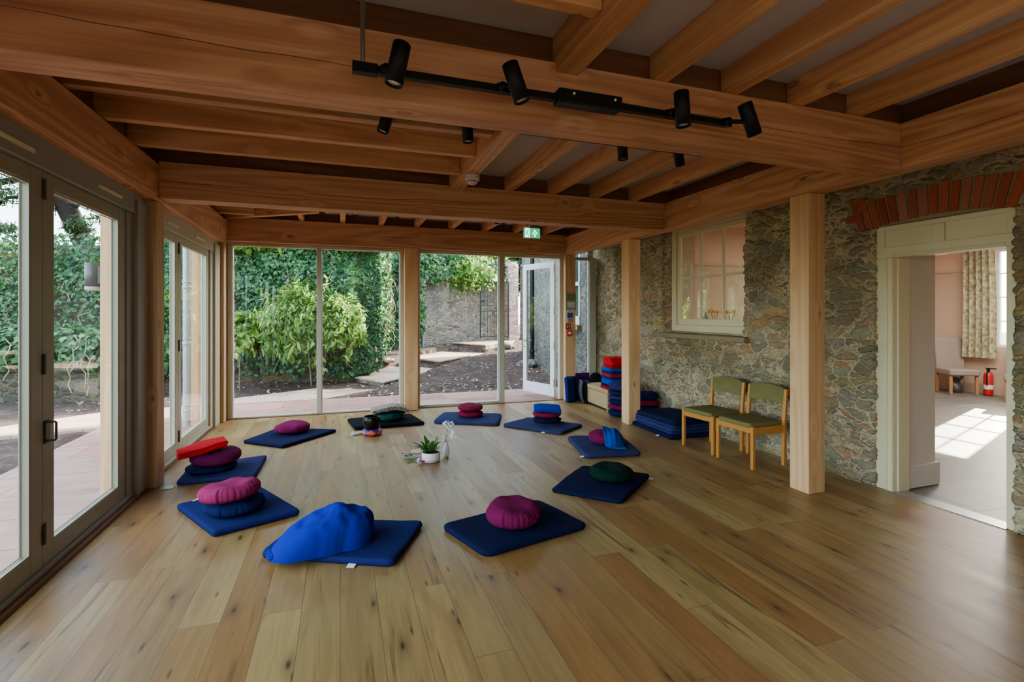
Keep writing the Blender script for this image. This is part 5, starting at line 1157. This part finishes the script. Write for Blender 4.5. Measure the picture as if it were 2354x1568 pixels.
# ivy and plants
def ell(n, c_, r_, shell=.55, lo=-1.0, rough=.25):
    P_, N_ = [], []
    while len(P_) < n:
        v = Vector((rnd.gauss(0, 1), rnd.gauss(0, 1), rnd.gauss(0, 1))).normalized()
        if v.z < lo: continue
        k_ = (shell+(1-shell)*rnd.random()**.5)*(1+rough*noise.noise(v*2.2+Vector(c_)*.37)+rough*.6*noise.noise(v*5+Vector(c_)))
        P_.append((c_[0]+v.x*r_[0]*k_, c_[1]+v.y*r_[1]*k_, c_[2]+v.z*r_[2]*k_)); N_.append((v.x, v.y, v.z+.5))
    return P_, N_
def along(a, b_, n, z0, z1, off, dens=None):
    a, b_ = np.array(a), np.array(b_); d_ = b_-a; nn = np.array([d_[1], -d_[0]])/np.linalg.norm(d_)
    out = []; 
    while len(out) < n:
        u, v = rnd.random(), rnd.random(); p = a+d_*u; z = z0+(z1-z0)*v
        if dens and rnd.random() > dens(p[0], p[1], z): continue
        bul = off*(.55+.6*noise.noise((p[0]*.8, p[1]*.8, z*.9)) + .25*noise.noise((p[0]*2.3, p[1]*2.3, z*2.3)))
        q_ = max(.02, bul)*rnd.uniform(.55, 1.1); out.append((p[0]+nn[0]*(.22+q_), p[1]+nn[1]*(.22+q_), z))
    return out, (nn[0], nn[1], .35)
def plant(name, lb, cat, P_, N_, size, shape, m, stems=None, part='foliage', **kw):
    t = thing(name, lb, cat, tuple(P_[0][:2]) + (0,) if False else (0, 0, 0))
    P_ = np.array(P_); c0_ = P_.mean(0); c0_[2] = P_[:, 2].min(); t.location = c0_
    me = leafmesh(part, P_-c0_, np.array(N_)*np.ones((len(P_), 1)), size, shape, m, **kw); obj(part, me, None, t)
    if stems:
        s_ = MB()
        for st in stems: s_.tube([tuple(np.array(p)-c0_) for p in st[0]], st[1], 6, caps=False)
        obj('stems', s_, st[2], t)
    return t
def vines(a, b_, n, z0, z1, off, r=.008, m='twig'):
    out = []; a, b_ = np.array(a), np.array(b_); d_ = b_-a; nn = np.array([d_[1], -d_[0]])/np.linalg.norm(d_)
    for i in range(n):
        u = rnd.random(); z = rnd.uniform(z0, z1); pts = []
        for k_ in range(8):
            p = a+d_*u; pts.append((p[0]+nn[0]*(.25+off*rnd.uniform(.3, 1)), p[1]+nn[1]*(.25+off*rnd.uniform(.3, 1)), z)); u += rnd.uniform(-.012, .012); z -= rnd.uniform(.03, .16)
            if z < .02: break
        if len(pts) > 2: out.append((pts, r, M[m]))
    return out
dn1 = lambda x, y, z: 1.0 if z > .9 else max(.05, (z-.1)/.9 + .4*noise.noise((x*1.3, y, z)))
for nm, a, b_, n, lb in (('l', W1a, (-4.2, 13.69), 11000, 'thick ivy hiding the garden wall beyond the near folding doors'), ('m', (-4.2, 13.69), W1b, 16000, 'thick ivy hiding the garden wall behind the bright bush')):
    P_, N_ = along(a, b_, n, .1, 3.3, .5, dn1); plant('ivy', lb, 'ivy', P_, N_, nrg.uniform(.055, .115, n), 'ivy', LEAF['ivy'], vines(a, b_, 45, .5, 3.0, .55))
dn2 = lambda x, y, z: (1.0 if z > 2.75+.5*noise.noise((x*.9, y, 0)) else 0) if x > 2.4 else (1 if z > .9+.7*noise.noise((x*1.4, y, z)) else .1)
P_, N_ = along(W3a, W3b, 6000, .35, 3.2, .45, lambda x, y, z: 1 if z > 1.1+.7*noise.noise((y*1.1, z, 2)) else .12); plant('ivy', 'ivy on the shaded return wall behind the bright bush', 'ivy', P_, (-.99, -.1, .3) if False else N_, nrg.uniform(.06, .12, len(P_)), 'ivy', LEAF['ivy'], vines(W3a, W3b, 18, 1.0, 3.0, .4))
P_, N_ = along((.05, 12.22), (.80, 12.5), 3600, .15, 3.25, .16, lambda x, y, z: 1 if z > .8 else .4); plant('ivy', 'ivy wrapped round the end of the wall behind the bright bush', 'ivy', P_, N_, nrg.uniform(.06, .12, len(P_)), 'ivy', LEAF['ivy'])
P_, N_ = along(W2a, (6.0, 18.28), 5500, .4, 3.5, .4, dn2); plant('ivy', 'ivy tumbling over the top of the grey wall behind the iron gate', 'ivy', P_, N_, nrg.uniform(.10, .18, len(P_)), 'ivy', LEAF['ivy'], vines(W2a, W2b, 20, 2.0, 3.2, .4))
# hanging brighter clump above the gate
P_ = [(4.1+rnd.gauss(0, .55), 17.0+rnd.gauss(0, .2), 2.95+rnd.gauss(0, .28)-.0) for i in range(1900)]; plant('ivy_clump', 'bright green leafy clump hanging over the wall left of the gate', 'ivy', P_, (.4, -.9, .4), nrg.uniform(.08, .15, len(P_)), 'ivy', LEAF['bush'], [([(4.1, 17.2, 3.2), (4.3, 17.0, 2.9), (4.4, 16.95, 2.5)], .012, M['twig'])])
# bright bush
P1, N1 = ell(5600, (-.80, 11.55, 1.28), (.82, .5, .88), .4, -.75, .55); P2, N2 = ell(2800, (.0, 11.45, 1.25), (.52, .38, .62), .4, -.8, .55)
plant('leafy_bush', 'bright lime green bush in front of the ivy wall', 'bush', P1+P2, np.array(N1+N2), nrg.uniform(.08, .17, len(P1+P2)), 'lance', LEAF['bush'], [([(-.6, 11.9, -.05), (-.65, 11.85, .6), (-.75, 11.8, 1.2)], .012, M['twig']), ([(-.5, 11.9, -.05), (-.3, 11.8, .7), (.0, 11.7, 1.2)], .010, M['twig'])], droop=1.2, jit=.6)
hP, hN = [], []
for i in range(7):
    u = i/6; p_, n_ = ell(800, (-9.0+5.3*u, 12.85-1.5*u, .78), (.75, .5, .55), .55, -.5); hP += p_; hN += n_
plant('hedge', 'low ivy hedge on the retaining wall beyond the near folding doors', 'hedge', hP, np.array(hN), nrg.uniform(.08, .15, len(hP)), 'ivy', LEAF['ivy'], vines((-9, 12.4), (-3.6, 10.9), 14, .8, 1.2, .3))
P_, N_ = ell(1500, (-1.98, 11.75, 1.05), (.42, .35, .5), .4, -.7, .5); plant('leafy_shrub', 'sunlit yellow green shrub between the corner post and the bright bush', 'bush', P_, np.array(N_), nrg.uniform(.09, .16, len(P_)), 'oval', LEAF['bush'], [([(-2.0, 11.8, -.1), (-2.0, 11.78, .9)], .006, M['twig'])], droop=1.4)
# leaf litter
P_ = []
while len(P_) < 2600:
    x, y = rnd.uniform(-8, 6), rnd.uniform(9.9, 18)
    if -3.3 < x < 4.7 and y < 10.08: continue
    if rnd.random() > .35 + .9*noise.noise((x*.7, y*.7, 3)) + (.5 if x > 0 and y < 11.2 else 0): continue
    P_.append((x, y, terr(x, y)+.02))
me = leafmesh('leaf_litter', P_, np.array((0, 0, 1))*np.ones((len(P_), 1)), nrg.uniform(.03, .085, len(P_)), 'oval', LEAF['litter'], jit=.35)
obj('leaf_litter', me, None, label='scattered fallen leaves on the garden soil', cat='leaves', kind='stuff')
def rock(x, y, r, lb, m='stone_pink', sq=.55):
    bm = bmesh.new(); bmesh.ops.create_icosphere(bm, subdivisions=3, radius=r)
    for v in bm.verts:
        k_ = 1+.35*noise.noise(v.co/r*1.1+Vector((x, y, 0)))+.12*noise.noise(v.co/r*3+Vector((x, y, 0))); v.co = Vector((v.co.x*k_*1.3, v.co.y*k_, v.co.z*k_*sq))
    me = bpy.data.meshes.new('rock'); bm.to_mesh(me); bm.free(); me.polygons.foreach_set('use_smooth', [True]*len(me.polygons)); me.materials.append(M[m])
    obj('rock', me, None, loc=(x, y, terr(x, y)+r*sq*.4), label=lb, cat='rock')
rock(1.25, 13.9, .13, 'pinkish rock lying on the soil above the lowest step'); rock(.35, 13.0, .1, 'pale flat stone on the soil behind the bush', 'stone_ext', .3); rock(4.75, 12.6, .22, 'grey boulder at the foot of the outer wall seen through the open door', 'stone_ext'); rock(5.2, 15.6, .18, 'round grey stone beside the top step', 'stone_ext', .8)
# tree beyond the ivy wall
tt = thing('leaning_tree', 'dark leaning tree behind the ivy wall, sky showing between its branches', 'tree', (-5.9, 15.4, 0))
o3 = Vector((-5.9, 15.4, 0))
def rel(pts): return [tuple(Vector(p)-o3) for p in pts]
obj('trunk', MB().tube(rel([(-5.8, 15.4, -.2), (-5.85, 15.35, 1.8), (-5.95, 15.3, 3.0), (-6.35, 15.35, 4.0), (-6.8, 15.5, 5.0), (-7.3, 15.7, 6.4)]), [.26, .24, .21, .22, .2, .14], 12), M['bark'], tt)
for pts, r_ in (([(-6.35, 15.35, 4.0), (-5.9, 15.2, 4.6), (-5.2, 15.1, 4.9)], .05), ([(-6.8, 15.5, 5.0), (-7.6, 15.0, 4.6), (-8.6, 14.6, 3.85), (-9.4, 14.5, 3.9)], .09), ([(-6.6, 15.4, 4.5), (-7.5, 15.2, 4.3), (-8.1, 15.1, 3.6), (-7.9, 15.0, 3.2)], .05), ([(-7.0, 15.6, 5.6), (-6.2, 15.2, 6.0), (-5.0, 15, 5.6)], .07), ([(-7.1, 15.6, 5.9), (-8.2, 15.2, 6.2), (-9.4, 15, 5.8)], .08)):
    obj('branch', MB().tube(rel(pts), [r_*(1-.2*i) for i in range(len(pts))], 8), M['bark'], tt)
P_, N_ = [], []
for c_, r_, n in (((-5.5, 15.0, 4.85), (.7, .5, .25), 420), ((-5.6, 15.1, 4.35), (.5, .4, .3), 350), ((-6.9, 15.2, 4.15), (.35, .3, .25), 200), ((-7.9, 14.9, 4.35), (.9, .6, .3), 500), ((-8.7, 14.6, 3.5), (.8, .5, .2), 300), ((-4.8, 15.0, 5.4), (.9, .6, .5), 500), ((-6.6, 15.2, 4.75), (.5, .4, .35), 420), ((-5.3, 15, 3.9), (.55, .4, .13), 200), ((-6.1, 15.1, 3.7), (.35, .35, .2), 180), ((-8.2, 14.8, 4.9), (1.1, .7, .6), 750), ((-9.3, 14.6, 4.2), (.9, .6, .35), 450), ((-7.6, 15, 3.55), (.6, .4, .14), 180), ((-8.6, 14.7, 3.2), (.6, .4, .13), 170), ((-7, 15.4, 6.2), (2.2, 1.2, .8), 1300), ((-5.2, 15.2, 6.3), (1.4, .9, .6), 700)):
    p_, n_ = ell(int(n*3.2), c_, r_, .1, -1, .6); P_ += p_; N_ += n_
me = leafmesh('crown', np.array(P_)-np.array(o3), np.array(N_), nrg.uniform(.10, .22, len(P_)), 'blade', LEAF['tree'], droop=.5, jit=.9); obj('crown', me, None, tt)
# overhanging and background trees
def tree(lb, x, y, h, blobs, m, size, seed, tr_=.16):
    t = thing('garden_tree', lb, 'tree', (x, y, 0), group='trees beyond the garden walls'); P_, N_ = [], []
    obj('trunk', MB().tube([(0, 0, -.3), (.1, 0, h*.5), (.0, .1, h)], [tr_, tr_*.8, tr_*.4], 10), M['bark'], t)
    for c_, r_, n in blobs: p_, n_ = ell(n, c_, r_, .35, -1, .35); P_ += p_; N_ += n_
    me = leafmesh('crown', np.array(P_)-np.array((x, y, 0)), np.array(N_), nrg.uniform(size*.7, size*1.3, len(P_)), 'bunch', m, jit=.8); obj('crown', me, None, t)
tree('sunlit green tree overhanging the ivy wall behind the bright bush', -1.2, 14.0, 3.2, [((-1.6, 12.45, 3.25), (1.4, .5, .42), 1700), ((.15, 12.0, 3.3), (1.1, .5, .36), 1300), ((-3.2, 14.6, 3.7), (1.2, .9, .7), 900), ((-.6, 14.8, 5.0), (2.6, 1.4, 1.0), 1500)], LEAF['bush'], .13, 1)
tree('golden green tree beyond the grey wall, seen above the ivy', 3.6, 20.2, 4, [((2.2, 19.5, 4.3), (2.2, 1.3, 1.1), 1700), ((5.0, 20.2, 4.4), (2.4, 1.3, 1.2), 1900), ((3.4, 20, 6.2), (3.2, 1.5, 1.3), 1500)], LEAF['gold'], .24, 2)
tree('large unseen leafy tree added behind the outer wall to shade the garden', 8.6, 17.5, 5, [((8.6, 18.3, 7.4), (1.8, 1.2, 1.6), 1200), ((9.0, 20.3, 8.4), (2.2, 1.6, 1.9), 1400)], LEAF['tree'], .3, 5)  # out-of-view crowns added to throw dappled shade on the ivy
tree('tallest tree, added unseen far behind the gate pillars to block sun', 9.4, 20.6, 7, [((9.0, 20.2, 8.4), (2.8, 2.8, 2.2), 2000)], LEAF['tree'], .3, 6)  # second added sun blocker, its crown high above the view
tree('dark green tree behind the gate pillars', 8.0, 20.5, 4, [((7.6, 19.8, 3.6), (1.2, 1, 1.6), 1300), ((8.6, 20.6, 5.0), (1.8, 1.4, 1.6), 1300)], LEAF['tree'], .24, 3)
tree('tall green tree between the two garden walls', 1.0, 18.6, 4.2, [((.4, 18.0, 4.0), (1.6, 1.0, 1.2), 1500), ((1.4, 18.6, 6), (2.4, 1.4, 1.2), 1200)], LEAF['gold'], .22, 4)

# ------------------------------------------------------------------ lights, world, camera
sd_ = Vector((.858, .288, .423))
sl = bpy.data.lights.new('sun', 'SUN'); sl.energy = 18; sl.color = (1, .88, .70); sl.angle = .009
so = bpy.data.objects.new('sun', sl); C.objects.link(so); so.rotation_euler = sd_.to_track_quat('Z', 'Y').to_euler(); so.location = (20, 6, 12)
def area(name, loc, tgt, sx, sy, e, c=(1, 1, 1)):
    l = bpy.data.lights.new(name, 'AREA'); l.shape = 'RECTANGLE'; l.size = sx; l.size_y = sy; l.energy = e; l.color = c
    o = bpy.data.objects.new(name, l); C.objects.link(o); o.location = loc; o.rotation_euler = (Vector(loc)-Vector(tgt)).to_track_quat('Z', 'Y').to_euler(); return o
area('room_fill_uplight', (1.4, -1.2, 1.75), (1.4, -1.2001, 4), 4.2, 1.8, 14, (1, .93, .84))  # unseen uplight added behind the camera to fill the interior
area('house_fill_light', (9.0, 4.2, 2.95), (9.0, 4.2001, 0), 3.6, 2.6, 105, (1, .95, .9))  # added overhead fill brightening the house room, no visible fitting
w = bpy.data.worlds.new('World'); sc.world = w; w.use_nodes = True; nt = w.node_tree
sky = nd(nt, 'ShaderNodeTexSky', sky_type='NISHITA', sun_disc=False, sun_elevation=math.radians(28), sun_rotation=math.atan2(.858, .288), air_density=1.0, dust_density=2.0, ozone_density=1.0)
bg = nt.nodes['Background']; mixw = mixc(nt, .45, sky.outputs[0], (2.9, 3.4, 4.1)); L(nt, mixw, bg.inputs[0]); bg.inputs[1].default_value = .85
cam = bpy.data.cameras.new('camera'); co_ = bpy.data.objects.new('camera', cam); C.objects.link(co_); sc.camera = co_
cam.sensor_width = 36; cam.lens = 1153/2354*36; cam.shift_y = -64/2354; cam.clip_start = .05; cam.clip_end = 300
co_.location = (0, 0, 1.55); co_.rotation_euler = (PI/2, 0, -.330)
sc.view_settings.view_transform = 'AgX'; sc.view_settings.look = 'AgX - Base Contrast'; sc.view_settings.exposure = 1.8
sc.cycles.max_bounces = 8; sc.cycles.diffuse_bounces = 4; sc.cycles.transparent_max_bounces = 16; sc.cycles.sample_clamp_indirect = 4; sc.cycles.caustics_reflective = False; sc.cycles.caustics_refractive = False
